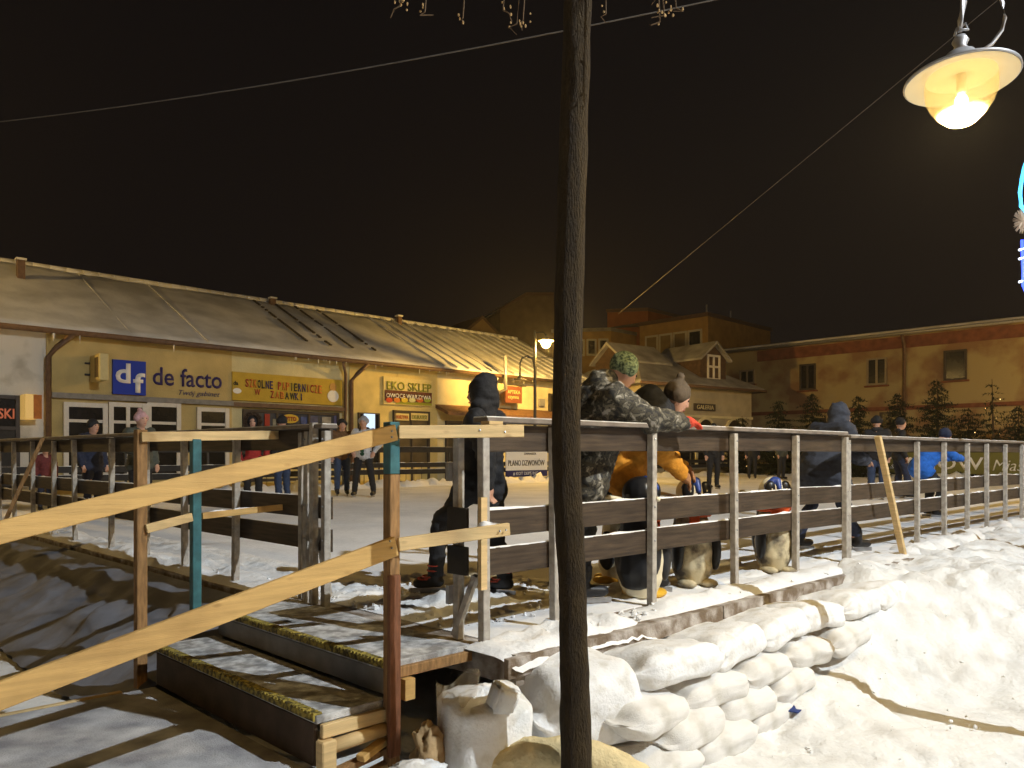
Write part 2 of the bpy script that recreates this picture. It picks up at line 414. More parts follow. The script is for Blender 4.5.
fence("rink_railing", "railing on the left short side of the rink, running away behind the stair handrails", lambda s: R(0, s, 0), LP, -U, M_post, M_plank, M_rail)
fence("rink_railing", "dark railing along the far side of the rink in front of the shops", lambda s: R(s, VL, 0), [i*1.9 for i in range(17)], V, M_dlamp, M_black, M_black, long_=3)
fence("rink_railing", "dark railing at the far right end of the rink behind the green banner", lambda s: R(UL, s, 0), [i*1.75 for i in range(10)], U, M_dlamp, M_black, M_black, long_=3)
# gate jamb: second post, hinge plates, stub boards
t = thing("gate_jamb", "pair of grey posts with dark stub boards beside the gate opening", "gate post", R(0, .1, .6))
MB().box(R(-.02, .14, 1.15), U*.022, V*.022, (0, 0, .55)).build("post", M_post, t, bevel=.003)
MB().beam(R(-.03, .16, .62), R(.0, .03, .95), .04, .03).build("brace", M_post, t)
for z in (1.235, 1.03):
    MB().beam(R(-.055, .18, z), R(-.055, .03, z), .024, .15).build("stub_board", M_black, t, bevel=.003)
MB().box(R(-.03, -.055, 1.13), U*.02, V*.012, (0, 0, .24)).build("batten", M_pinep, t)
for z in (.84, 1.5): MB().box(R(-.05, .172, z), U*.02, V*.012, (0, 0, .05)).build("hinge_plate", M_steel, t)
t = thing("gate_jamb", "pair of braced grey posts where the left railing ends at the gate opening", "gate post", R(0, 1.5, .6))
MB().box(R(-.05, 1.51, 1.2), U*.022, V*.022, (0, 0, .6)).build("post", M_post, t, bevel=.003)
MB().box(R(.0, 1.735, 1.17), U*.022, V*.022, (0, 0, .57)).build("post", M_post, t, bevel=.003)
MB().beam(R(.1, 1.58, .62), R(.0, 1.52, 1.1), .04, .04).build("brace", M_post, t)

# leaning timber props
def prop(label, p, q, m):
    o = MB().beam(p, q, .06, .035, (0, 0, 1)).build("timber_prop", m, None, bevel=.003); tag(o, label, "prop", "timber props leaning on the railing"); return o
prop("pale timber prop leaning on the railing above the snow heap at the right", W(905, 563, 7.2), R(4.75, -.13, 1.76), M_pinep)
prop("brown timber prop leaning on the left railing at the picture edge", W(2, 528, 8.3), W(43, 438, 8.45), M_oldwood)

# ================================================================== STAIRS
ST = R(-.57, 0, 0)          # reference: landing edge
E1a = Vector((-.60, 3.52, 0)); E1b = E1a+V*1.70
def S(a, b, z): return E1a-U*a+V*b+Vector((0, 0, z))     # a down the flight, b across
stairs = thing("rink_stairs", "wooden steps with worn yellow nosings leading up to the rink gate", "stairs", S(.4, .85, 0))
def plate(name, a0, a1, b0, b1, z0, z1, m, parent=stairs, bevel=.004):
    mb = MB(); mb.hexa([S(a0, b0, z0), S(a1, b0, z0), S(a1, b1, z0), S(a0, b1, z0)], [S(a0, b0, z1), S(a1, b0, z1), S(a1, b1, z1), S(a0, b1, z1)])
    return mb.build(name, m, parent, bevel=bevel)
plate("landing", -.52, .0, .0, 1.75, .562, .6, M_tread)
plate("tread", .015, .37, -.02, 1.75, .402, .44, M_tread)
plate("lower_platform", .385, 3.2, .0, 1.72, .165, .2, M_plate)
plate("ribbed_sheet", .575, 3.1, .03, 1.68, .204, .212, M_plate)
plate("riser", -.022, -.004, .0, 1.74, .445, .56, M_riser)
plate("riser", .345, .366, .01, 1.74, .205, .400, M_driser)
plate("edge_strip", .57, 3.1, 1.685, 1.72, .202, .218, M_pinep)
def nosing(a, z):
    mb = MB(); n = 62; L = 1.76
    for i in range(n):
        b = i/n*L-.01; mb.hexa([S(a-.035, b, z), S(a+.012, b, z), S(a+.012, b+L/n*.62, z), S(a-.035, b+L/n*.62, z)], [S(a-.03, b, z+.010), S(a+.008, b, z+.010), S(a+.008, b+L/n*.62, z+.010), S(a-.03, b+L/n*.62, z+.010)])
    mb.hexa([S(a+.002, -.01, z-.026), S(a+.010, -.01, z-.026), S(a+.010, L, z-.026), S(a+.002, L, z-.026)], [S(a+.002, -.01, z+.002), S(a+.010, -.01, z+.002), S(a+.010, L, z+.002), S(a+.002, L, z+.002)])
    return mb.build("nosing", M_nose, stairs)
nosing(0.0, .601); nosing(.37, .441)
# near side of the steps: stringer boards, round rails, stacked offcuts
board("side_board", S(.36, -.04, .375), S(.01, -.04, .375), .03, .06, M_pinep, stairs)
MB().tube([S(.33, -.05, .30), S(-.02, -.05, .315)], .032, 10).build("side_pole", M_pinep, stairs, smooth=True)
MB().box(S(.345, -.055, .16), U*.035, V*.03, (0, 0, .18)).build("support_post", M_pinep, stairs, bevel=.006)
for i, (z, m, a0, a1) in enumerate(((.20, M_oldwood, .30, .0), (.13, M_pinep, .31, -.02), (.245, M_pine, .2, .02))):
    board("offcut", S(a0, -.05-.02*i, z-.02), S(a1, -.04, z+.015), .05, .03, m, stairs)
MB().tube([S(.35, -.08, .04), S(-.02, -.06, .085)], .033, 10).build("red_pipe", M_redwood, stairs, smooth=True)
board("landing_joist", S(-.01, -.02, .55), S(-.5, -.02, .55), .03, .05, M_oldwood, stairs)
MB().box(S(-.09, -.045, .47), U*.028, V*.02, (0, 0, .05)).build("joist_end", M_pine, stairs)

def post_px(px, Y, z0, z1, w, m, name, parent):
    c = W(px, HZ, Y); return MB().box((c.x, c.y, (z0+z1)/2), U*w/2, V*w/2, (0, 0, (z1-z0)/2)).build(name, m, parent, bevel=.003)
hr = thing("stair_handrail", "near yellow pine handrail with two sloping boards on a tall post", "handrail", (-.56, 3.45, 0))
post_px(391.5, 3.47, .02, 1.50, .055, M_oldwood, "post", hr)
post_px(391.5, 3.47, 1.502, 1.745, .055, M_teal, "post_top", hr)
MB().box(W(394, 640, 3.43)-Vector((0, 0, .12)), U*.03, V*.012, (0, 0, .42)).build("splice", M_redwood, hr, bevel=.003)
pA = Vector((-.585, 3.43, 1.695)); dU = -U*1.0+Vector((0, 0, -.236))
a, b = pA+OUT*.035, pA+OUT*.035+dU*2.4
board("upper_board", b, a+U*.03, .026, .075, M_pine, hr)
board("lower_board", b+Vector((0, 0, -.535)), a+U*.03+Vector((0, 0, -.525)), .026, .092, M_pine, hr)
e = AZ(523, 431, 1.705) if False else W(523, 431, 3.66)
board("upper_board", a+U*.045+Vector((0, 0, .002)), W(523, 431, 3.72), .026, .062, M_pinep, hr)
lb = board("lower_board", a+U*.045+Vector((0, 0, -.52)), W(509, 529, 3.70), .026, .062, M_pinep, hr)
post_px(-160, 1.9, .0, 1.28, .055, M_oldwood, "post", hr)
MB().box(W(492, 423, 3.72), U*.045, V*.03, (0, 0, .009)).build("block", M_pinep, hr)
stuff(snow_strip("snow_on_rail", W(482, 525, 3.66), W(508, 524, 3.70), V, .04, .05, W(495, 527, 3.68).z, 9, st=.008))
for q_ in (W(392, 431, 3.39), W(392, 437, 3.39), W(390, 541, 3.39), W(392, 548, 3.39), W(480, 430, 3.60), W(505, 432, 3.66), W(500, 531, 3.65), W(506, 530, 3.66)): MB().ball(q_, (.006, .006, .006), 8, 4).build("screw", M_steel, hr)
fr = thing("stair_handrail", "far pine handrail on the brown and the teal post beyond the steps", "handrail", (-2.32, 4.6, .2))
post_px(140.5, 4.6, .12, 1.745, .06, M_oldwood, "post", fr)
post_px(195.5, 4.83, .55, 1.69, .055, M_teal, "post", fr)
A = W(141, 437, 4.56); Bq = W(278, 435, 5.30)
board("upper_board", A, Bq, .026, .062, M_pinep, fr)
board("lower_board", W(146, 529, 4.58), W(192, 517, 4.80), .026, .055, M_pinep, fr)
board("lower_board", W(202, 516, 4.84), W(284, 507, 5.28), .026, .042, M_pine, fr)
stuff(snow_strip("snow_on_rail", W(204, 511, 4.84), W(280, 504, 5.26), V, .035, .03, W(240, 511, 5.05).z, 10, st=.01))

# ================================================================== LOW STUFF BELOW THE DECK
# dark tarp draped over the deck side left of the steps
v = []; f = []; nx, ny = 120, 34
for j in range(ny+1):
    for i in range(nx+1):
        b = 1.80+i/nx*8.2; q = j/ny
        ou = .02+1.0*q**1.8+.16*math.sin(PI*q)*(1+.9*fbm(b*1.3, q*2, 2)); z = .57*(1-q)**.8+.05*fbm(b*3, q*4, 6)*math.sin(PI*q)
        ou += .05*fbm(b*6, q*1.6, 9)*sstep(q, .05, .3)+.035*abs(math.sin(b*17+2*fbm(b*2, q*2, 4)))*math.sin(PI*q)*sstep(-b, -4.2, -2.6)
        v.append(R(-.16-ou, b, max(z, -.02)))
for j in range(ny):
    for i in range(nx):
        a = j*(nx+1)+i; f.append((a, a+nx+1, a+nx+2, a+1))
o = link("tarpaulin", pymesh("tarpaulin", v, f), M_tarp, smooth=True)
tag(o, "dark wrinkled tarpaulin draped over the deck side left of the steps", "tarpaulin")

def sack(name, c, L, D, H, ang, tilt, seed, m, label, group="sandbags walled up against the deck", snow=True, roll=0.0):
    bm = bmesh.new(); bmesh.ops.create_cube(bm, size=2); bmesh.ops.subdivide_edges(bm, edges=bm.edges[:], cuts=13, use_grid_fill=True)
    for q in bm.verts:
        x, y, z = q.co
        d = (abs(x)**8+abs(y)**5.5+abs(z)**3.4)**(1/5.0); k0 = 1/max(d, .01)*max(abs(x), abs(y), abs(z))**1.0
        x, y, z = x*k0, y*k0, z*k0
        e = abs(x)
        n1 = fbm(x*1.1+seed*3.7, y*1.1, z+seed); n2 = fbm(x*3+seed, y*3.4+seed*5.1, z*3)
        pl = math.sin((y*7+seed*2+2.2*n2))*sstep(e, .55, 1)           # gathered pleats at both ends
        cr = -max(0, 1-abs(fbm(x*1.6+seed*1.3, y*1.9+x*1.5, z*1.2+seed*2))*11)     # sharp folds in the cloth
        z *= 1-.80*sstep(e, .72, 1.0)
        q.co = Vector((x*L/2*(1+.06*n1), y*D/2*(1+.07*n1+.03*cr-.10*sstep(e, .6, 1)), z*H/2*(1+.16*n1)+.006*n2+.020*pl+.013*cr-.12*x*x*H-.10*max(0, -y)**2*H))
    for s_ in (-1, 1):                                              # sewn lip of the sack
        lip = [v for v in bm.verts if v.co.x*s_ > L/2*.93]
        for v in lip: v.co.x += s_*(.03+.012*math.sin(v.co.y*60+seed)); v.co.z *= .5; v.co.y *= 1.05
    me = bpy.data.meshes.new(name); bm.to_mesh(me); bm.free()
    o = link(name, me, m, smooth=True); o.location = c; o.rotation_euler = (roll, tilt, ang)
    sub = o.modifiers.new("s", 'SUBSURF'); sub.levels = 1; sub.render_levels = 1
    return tag(o, label, "sandbag", group)
ua = math.atan2(U.y, U.x)
def D(s, n, z): return R(s, 0, z)+OUT*(.30+n)       # position relative to the deck edge
SB = [ # s, n, z, L, D, H, dang, snowy, label
 (.84, .20, .455, .70, .54, .19, -.08, 1, "snow dusted sandbag on the top course right beside the tree trunk"),
 (1.40, .18, .45, .66, .52, .19, .06, 1, "snow dusted sandbag second from the trunk on the top course"),
 (1.95, .17, .455, .68, .52, .19, .02, 1, "plump sandbag third from the trunk on the top course"),
 (2.50, .17, .46, .66, .50, .19, -.05, 1, "sandbag fourth from the trunk on the top course"),
 (3.05, .20, .47, .66, .50, .19, .05, 1, "snow covered sandbag next to the last on the top course, by the heap"),
 (3.55, .24, .48, .60, .48, .20, -.06, 1, "half buried sandbag with pleated end, farthest right of the top course"),
 (.52, .27, .31, .60, .52, .165, .14, 0, "smooth white sandbag just right of the trunk on the second course"),
 (1.08, .25, .31, .62, .50, .165, -.05, 0, "white sandbag second from the trunk on the second course"),
 (1.64, .25, .31, .62, .50, .165, .08, 0, "white sandbag with gathered end on the second course above the blue scrap"),
 (2.20, .25, .315, .60, .48, .165, -.04, 0, "white sandbag fourth from the trunk on the second course"),
 (2.75, .27, .33, .60, .48, .165, .04, 0, "sandbag sunk in snow at the right end of the second course"),
 (.80, .31, .185, .60, .50, .165, .10, 0, "creased white sandbag on the third course near the trunk"),
 (1.35, .30, .18, .58, .48, .165, -.08, 0, "white sandbag in the middle of the third course"),
 (1.88, .29, .185, .58, .48, .165, .05, 0, "white sandbag at the right end of the third course against the snow"),
 (.50, .37, .07, .58, .50, .165, .1, 0, "bulging white sandbag at the bottom beside the trunk foot"),
 (1.04, .35, .065, .56, .48, .165, -.10, 0, "white sandbag in the middle of the bottom course"),
 (1.54, .33, .06, .54, .46, .165, .04, 0, "small white sandbag at the right end of the bottom course by the blue scrap"),
 (.28, .12, .38, .60, .54, .38, -.2, 1, "large snow covered sack left of the trunk under the deck corner"),
]
for i, (s, n, z, L, Dp, H, da, sn, lab) in enumerate(SB):
    sack("sandbag", D(s, n, z), L, Dp, H, ua+da, random.uniform(-.09, .09), i+1, M_sackd if sn else M_sack, lab, roll=-.22 if z > .4 else .05)
    # pleated sewn end of the sack
o = MB().add([D(1.66, .55, .075), D(1.80, .53, .085), D(1.80, .58, .07), D(1.69, .60, .07)], [(0, 1, 2, 3)]).build("plastic_scrap", cloth("blue_scrap", (.02, .04, .16)))
o.modifiers.new("s", 'SOLIDIFY').thickness = .006
tag(o, "blue plastic scrap lying under the foot of the sandbag wall", "plastic scrap")

# bulk bag with snow, sheet, paper bag, snow block, straw roll
def bulk(c, w, h):
    mb = MB(); n = 40; rows = 26; v = []; f = []
    for j in range(rows+1):
        q = j/rows
        for k in range(n):
            a = 2*PI*k/n; se = (abs(math.cos(a))**4+abs(math.sin(a))**4)**-.25
            r = w/2*se*(1-.10*q**2+.04*math.sin(q*7)+.06*fbm(math.cos(a)*1.5, math.sin(a)*1.5, q*2))
            if q > .86: r *= 1-((q-.86)/.14)**1.3*.95
            z = h*min(q/.88, 1)+(.05*sstep(q, .86, 1)); z += .03*fbm(math.cos(a)*2*r/w, math.sin(a)*2, 5)*sstep(q, .5, 1)
            v.append(Vector(c)+Vector((r*math.cos(a+.6), r*math.sin(a+.6), z)))
    for j in range(rows):
        for k in range(n): f.append((j*n+k, j*n+(k+1) % n, (j+1)*n+(k+1) % n, (j+1)*n+k))
    f.append(tuple(rows*n+k for k in range(n))); mb.add(v, f); return mb.build("bulk_bag", M_sackd, None, smooth=True)
tag(bulk((-.13, 3.34, 0), .40, .49), "tall white bag heaped with snow standing left of the tree under the deck corner", "bag")
bm = bmesh.new(); bmesh.ops.create_cube(bm, size=1); bmesh.ops.bevel(bm, geom=bm.edges[:], offset=.09, segments=2, affect='EDGES')
bmesh.ops.subdivide_edges(bm, edges=bm.edges[:], cuts=2, use_grid_fill=True)
for q in bm.verts: q.co += Vector((fbm(q.co.x*3, q.co.y*3, q.co.z*3), fbm(q.co.x*3, q.co.y*3, 5+q.co.z*3), fbm(9+q.co.x*3, q.co.y*3, q.co.z*3)))*.09
me = bpy.data.meshes.new("snow_block"); bm.to_mesh(me); bm.free()
o = link("snow_block", me, M_snow, smooth=True); o.location = W(503, 697, 3.2); o.scale = (.105, .10, .115); o.rotation_euler = (.2, .25, .5)
tag(o, "frozen block of snow resting on top of the tall white bag", "snow block")
v = []; f = []; nx, ny = 26, 30                         # translucent plastic sheet hanging from the deck corner
for j in range(ny+1):
    for i in range(nx+1):
        a, q = i/nx, j/ny
        px = 436+a*44-8*math.sin(q*2)+q*18*(1-a); py = 672+q*110+10*(1-a)*(1-q)+6*math.sin(a*6)
        w = W(px, py, 3.22+.10*math.sin(a*5+q*2)+.05*fbm(a*4, q*3, 1)+.12*a); v.append(w)
for j in range(ny):
    for i in range(nx): k = j*(nx+1)+i; f.append((k, k+1, k+nx+2, k+nx+1))
o = link("plastic_sheet", pymesh("plastic_sheet", v, f), film("clear_film", (.62, .55, .42), .2), smooth=True)
o.modifiers.new("s", 'SOLIDIFY').thickness = .002
tag(o, "clear crumpled plastic sheet hanging beside the tall white bag", "plastic sheet")
def crumple(name, c, r, seed, m, label, cat, sx=1, sy=1, sz=1):
    bm = bmesh.new(); bmesh.ops.create_icosphere(bm, subdivisions=4, radius=1)
    for q in bm.verts:
        d = q.co.normalized(); k = 1-.55*abs(fbm(d.x*1.7+seed, d.y*1.7, d.z*1.7, 3))-.12*abs(fbm(d.x*5, d.y*5+seed, d.z*5))
        q.co = Vector((d.x*sx, d.y*sy, d.z*sz))*k*r
    me = bpy.data.meshes.new(name); bm.to_mesh(me); bm.free(); o = link(name, me, m, smooth=True); o.location = c; return tag(o, label, cat)
M_paper = mat("brown_paper", (.36, .25, .13), .8, .25, 9, .3, 50)
crumple("paper_bag", W(428, 752, 3.25), .115, 3, M_paper, "crumpled brown paper bag below the landing, left of the plastic sheet", "paper bag", .75, .8, 1.35)
crumple("sack", W(418, 778, 3.1), .11, 8, M_sackd, "slumped pale sack in the bottom corner by the stair post", "sack", 1.5, 1, .7)
mb = MB(); pts = []; rad = []
for i in range(29):
    q = i/28; px = 455+q*205; py = 792-40*math.sin(PI*min(1, q*1.02))**.8; pts.append(W(px, py, 3.18+.02*math.sin(q*9))); rad.append((.066+.010*fbm(q*9, 1, 1))*min(1, .35+8*q, .35+8*(1-q)))
mb.tube(pts, rad, 18)
o = mb.build("straw_roll", M_yroll, None, smooth=True)
for q in o.data.vertices: q.co += Vector((0, 0, 1))*.012*fbm(q.co.x*14, q.co.y*14, q.co.z*14)
tag(o, "yellowish cloth roll curving round the foot of the tree", "cloth roll")

# ================================================================== TREE
tree = thing("street_tree", "slim dark bare tree standing in front of the railing", "tree", (.26, 3.0, 0))
TP = [(577, 830, 17.5), (576, 760, 15.5), (574, 660, 14.3), (572, 576, 14), (567, 480, 14.3), (566, 420, 14.3), (569, 300, 14.4), (573, 150, 14.2), (578, 0, 14), (581, -120, 13), (585, -260, 11.5), (583, -420, 9)]
mb = MB(); pts = []; rad = []
for i in range(len(TP)-1):
    for k in range(8):
        q = k/8; a, b, r = [TP[i][j]*(1-q)+TP[i+1][j]*q for j in range(3)]
        pts.append(W(a, b, 3.0)); rad.append(r/F*3*(1+.05*fbm(b*.02, 3, 1)))
mb.tube(pts, rad, 20); tr = mb.build("trunk", M_bark, tree, smooth=True)
for q in tr.data.vertices:
    c = W(571, 0, 3); d = Vector((q.co.x-c.x, q.co.y-3, 0)).normalized(); q.co += d*.005*fbm(q.co.x*30, q.co.y*30, q.co.z*7)
rs = random.Random(5)
def limb(p, d, L, r, depth, mbx, ends):
    pts = [Vector(p)]; dd = Vector(d).normalized()
    for i in range(5):
        dd = (dd+Vector((rs.uniform(-.16, .16), rs.uniform(-.16, .16), rs.uniform(-.1, .1)-(.10 if depth > 1 else 0)))).normalized(); pts.append(pts[-1]+dd*L/5)
    mbx.tube(pts, [r*(1-.12*i) for i in range(6)], 7)
    if depth < 3:
        for i in range(2, 6):
            if rs.random() < .8:
                nd = (dd+Vector((rs.uniform(-1, 1), rs.uniform(-1, 1), rs.uniform(-.3, .5)))).normalized()
                limb(pts[i], nd, L*.55, r*.5, depth+1, mbx, ends)
    else: ends.append((pts[-1], dd))
for i in range(9):
    a = i*2.4+.3; z0 = 4.2+i*.12; mbx = MB(); ends = []
    c = W(583, HZ-(z0-1.6)*F/3, 3.0)
    limb(c, (math.cos(a), math.sin(a), .45), 1.5, .03, 1, mbx, ends); br = mbx.build("branch", M_twig, tree, smooth=True)
# drooping twigs with dry seed clusters that reach into the frame
for (px, py, Y, seeds) in ((400, 6, 2.6, 7), (425, 12, 2.7, 3), (463, 17, 2.9, 3), (503, 10, 2.8, 4), (523, 20, 2.9, 6), (517, 24, 2.9, 3), (606, 14, 3.1, 2), (664, 12, 2.7, 7), (676, 8, 2.8, 5), (660, 22, 2.8, 2)):
    e = W(px, py, Y); s0 = Vector((e.x*.8+.06, e.y+.05, 4.25+rs.uniform(0, .3)))
    pts = [s0.lerp(e, q)+Vector((.03*math.sin(q*7+px), .02*math.cos(q*5), 0))*(1-q) for q in [i/9 for i in range(10)]]
    mb = MB(); mb.tube(pts, [.008-.0055*i/9 for i in range(10)], 5)
    for k in range(3):
        b = pts[-1-k]; mb.tube([b, b+Vector((rs.uniform(-.035, .035), 0, -.012)), b+Vector((rs.uniform(-.05, .05), .01, -.022+rs.uniform(-.02, .02)))], [.003, .0025, .002], 5)
    o = mb.build("twig", M_twig, tree)
    sd = MB()
    for k in range(seeds): sd.ball(e+Vector((rs.uniform(-.035, .035), rs.uniform(-.02, .02), rs.uniform(-.02, .03))), (rs.uniform(.003, .005), .004, rs.uniform(.004, .008)), 6, 4)
    stuff(sd.build("seed_cluster", M_seed, o))

# ================================================================== STREET LAMPS
def lantern(c, k, parent, emat, gmat, lit=True, axis=Vector((0, 0, 1)), metal=None, spot=None):
    """bell lantern hanging with its brim centre at c, brim diameter .60*k"""
    c = Vector(c); ax = axis.normalized(); mt = metal or M_lampmetal
    sh = MB(); sh.lathe(c, [(.03*k, .175*k), (.075*k, .16*k), (.10*k, .10*k), (.11*k, .055*k), (.2*k, .045*k), (.30*k, .012*k), (.302*k, .0), (.295*k, -.004*k)], 40, ax); s_ = sh.build("shade", mt, parent, smooth=True)
    rf = MB(); rf.lathe(c, [(.293*k, -.006*k), (.2*k, .022*k), (.15*k, .028*k), (.0, .03*k)], 40, ax); rf.build("reflector", M_lampwhite, parent, smooth=True)
    cl = MB(); cl.lathe(c, [(.0, .27*k), (.03*k, .265*k), (.045*k, .235*k), (.03*k, .205*k), (.045*k, .18*k), (.03*k, .17*k)], 20, ax); cl.build("finial", mt, parent, smooth=True)
    gl = MB(); gl.lathe(c, [(.185*k, .020*k), (.19*k, -.03*k), (.187*k, -.09*k), (.165*k, -.15*k), (.125*k, -.21*k), (.075*k, -.255*k), (.025*k, -.273*k), (.0, -.275*k)], 36, ax); gl.build("globe", gmat, parent, smooth=True)
    so = MB(); so.lathe(c, [(.0, -.085*k), (.026*k, -.08*k), (.026*k, .03*k)], 14, ax); so.build("socket", M_lampwhite, parent, smooth=True)
    if lit and spot:
        ld = bpy.data.lights.new("lamp_light", 'SPOT'); ld.energy = spot['power']; ld.color = spot['color']; ld.spot_size = math.radians(178); ld.spot_blend = .25; ld.shadow_soft_size = .045*k
        lo = bpy.data.objects.new("lamp_light", ld); COL.objects.link(lo); lo.location = c-ax*.215*k; lo.rotation_euler = ax.to_track_quat('Z', 'Y').to_euler(); lo.parent = parent; lo.matrix_parent_inverse = PINV[parent.name]
    if lit:
        b = MB(); rot = ax.to_track_quat('Z', 'Y').to_matrix()
        b.ball(c-ax*(.135 if spot else .165)*k, (.058*k, .058*k, .075*k) if not spot else (.035*k, .035*k, .05*k), 14, 10, rot); b.build("bulb", emat, parent, smooth=True)
M_bulb = emit("near_bulb", (1, .74, .34), 34)
M_sod = emit("sodium_bulb", SODIUM, 15000)
GL1 = lamp_glass("amber_lamp_glass", (1, .95, .82), .28)
GL2 = lamp_glass("yellow_lamp_glass", (1, .85, .5), .30)
GL3 = lamp_glass("clear_lamp_glass", (.95, .95, .9), .06)
lc = W(961, 80, 4.0)
nl = thing("street_lamp", "large bright lantern with a white brim hanging from a bracket at the upper right", "street lamp", (3.05, 4.15, 0), 0, "street lamps round the square")
AX = Vector((.02, .06, 1)).normalized()
lantern(lc, .92, nl, M_bulb, GL1, True, AX, spot=NEAR_LAMP)
tp = lc+AX*.27
MB().tube([tp, tp+Vector((.0, 0, .06)), tp+Vector((.02, 0, .16)), tp+Vector((.01, .01, .26)), tp+Vector((.06, .02, .40)), tp+Vector((.2, .05, .55)), tp+Vector((.40, .1, .5)), Vector((3.05, 4.15, tp.z+.3))], [.012, .014, .016, .018, .02, .022, .024, .026], 10).build("bracket", M_lampmetal, nl, smooth=True)
MB().tube([tp+Vector((-.03, 0, -.02)), tp+Vector((-.005, .02, .03)), tp+Vector((.035, .01, .05)), tp+Vector((.03, -.02, .0)), tp+Vector((-.02, -.02, .0))], .007, 8).build("hook", M_lampmetal, nl, smooth=True)
q0 = W(980, 52, 4.0)
MB().tube([q0, W(992, 44, 4.0), W(1002, 30, 4.0), W(1005, 18, 4.0), W(1003, 4, 4.0), W(998, -10, 4.03), W(990, -22, 4.06), W(982, -40, 4.1)], .010, 8).build("feed_cable", M_lampmetal, nl, smooth=True)
MB().tube([(3.05, 4.15, 0), (3.05, 4.15, 1.0), (3.05, 4.15, 1.05), (3.05, 4.15, tp.z+.7)], [.075, .07, .045, .035], 14).build("pole", M_dlamp, nl, smooth=True)

fl = thing("street_lamp", "tall lit street lamp on a slim pole before the shops, a second lantern unlit", "street lamp", W(535, 453, 28).xy.to_3d(), 0, "street lamps round the square")
c = W(546, 344, 28); pb = W(535, 453, 28)
lantern(c+Vector((0, 0, .12)), 1.0, fl, M_sod, GL2, True, metal=M_dlamp)
MB().tube([(pb.x, 28, 0), (pb.x, 28, 1.2), (pb.x, 28, 1.3), (pb.x, 28, c.z-.6), (pb.x, 28, c.z+.5)], [.11, .10, .065, .055, .04], 10).build("pole", M_dlamp, fl, smooth=True)
MB().beam((pb.x-.3, 28, c.z-.52), (c.x+.2, 28, c.z-.52), .04, .04).build("bracket", M_dlamp, fl)
MB().tube([(c.x, 28, c.z+.35), (c.x-.1, 28, c.z+.45), (pb.x, 28, c.z+.42)], .02, 8).build("arm", M_dlamp, fl)
c2 = W(520, 383, 28)
lantern(c2+Vector((0, 0, .1)), 1.05, fl, None, GL3, False, metal=M_dlamp)
MB().tube([c2+Vector((0, 0, .35)), c2+Vector((0, 0, .75)), c2+Vector((.08, 0, .95)), c2+Vector((.28, 0, 1.03)), c2+Vector((.48, 0, .9)), c2+Vector((.56, 0, .5))], .03, 8).build("gooseneck", M_dlamp, fl, smooth=True)
def fill_lamp_post(loc, h, label, em, gm, k=1.0):  # builds unseen lamps added for the light they throw
    t = thing("street_lamp", label, "street lamp", loc, 0, "street lamps round the square"); x, y = loc[0], loc[1]
    lantern((x, y, h), k, t, em, gm, True, metal=M_dlamp)
    MB().tube([(x+.5, y, 0), (x+.5, y, 1.2), (x+.5, y, 1.3), (x+.5, y, h+.4)], [.10, .09, .06, .045], 10).build("pole", M_dlamp, t, smooth=True)
    MB().tube([(x+.5, y, h+.35), (x+.42, y, h+.55), (x+.22, y, h+.62), (x+.05, y, h+.5), (x, y, h+.25)], .022, 8).build("gooseneck", M_dlamp, t, smooth=True)
    return t
M_sod2 = emit("fill_bulb_b", SODIUM, 27000); M_sod3 = emit("fill_bulb_c", (1, .68, .27), 3000); M_sod4 = emit("fill_bulb_d", (1, .74, .38), 12000); M_sod5 = emit("fill_bulb_e", SODIUM, 11500)
fill_lamp_post((-15.5, 17.4, 0), 5.6, "unseen street lamp added to light the shops, past the left edge of the view", M_sod2, GL2)  # added off-view source brightening the shop fronts
fill_lamp_post((-17.5, 13.5, 0), 7.6, "unseen tall fill lamp added on the left side of the square", M_sod4, GL2, 1.1)  # added fill for ice, shops and roof from the left
fill_lamp_post((15.5, 12.5, 0), 6.6, "unseen tall fill lamp added on the right side of the square", M_sod4, GL2, 1.1)  # added warm fill for ice and snow from the right
wt = thing("street_lamp", "tall cool white street lamp on the right side outside the view", "street lamp", (9.6, -1.0, 0), 0, "street lamps round the square")
lantern((9.0, -1.0, 10.3), 1.0, wt, emit("white_bulb", (.85, .92, 1), 30), GL3, True, metal=M_dlamp, spot=WHITE_LAMP)
MB().tube([(9.6, -1, 0), (9.6, -1, 1.2), (9.6, -1, 1.3), (9.6, -1, 10.7)], [.10, .09, .06, .045], 10).build("pole", M_dlamp, wt, smooth=True)
MB().tube([(9.6, -1, 10.6), (9.5, -1, 10.85), (9.2, -1, 10.95), (9.05, -1, 10.8), (9, -1, 10.5)], .025, 8).build("gooseneck", M_dlamp, wt, smooth=True)
fill_lamp_post((27.5, 27.0, 0), 5.8, "unseen street lamp added to light the old brick house, past the right edge", M_sod5, GL2)  # added off-view source brightening the ochre wall
fill_lamp_post((5.2, -3.6, 0), 4.6, "unseen fill lamp added on the pavement behind the photographer", M_sod3, GL2)  # added warm ambient fill from behind the camera

# overhead wires
def wire(label, p, q, sag, r, r1=None):
    pts = [Vector(p).lerp(Vector(q), i/24)-Vector((0, 0, sag*4*(i/24)*(1-i/24))) for i in range(25)]
    o = MB().tube(pts, [r+((r1 or r)-r)*i/24 for i in range(25)], 6).build("overhead_wire", M_cable, None, smooth=True); return tag(o, label, "wire", "wires over the square")
wire("thin wire crossing the sky from the left edge to behind the tree top", W(-60, 128, 9), W(770, -12, 6), .12, .006)
wire("thin wire rising from the far roofs to the big lantern at the right", W(618, 314, 30), W(1010, -10, 4.6), .0, .010, .0025)

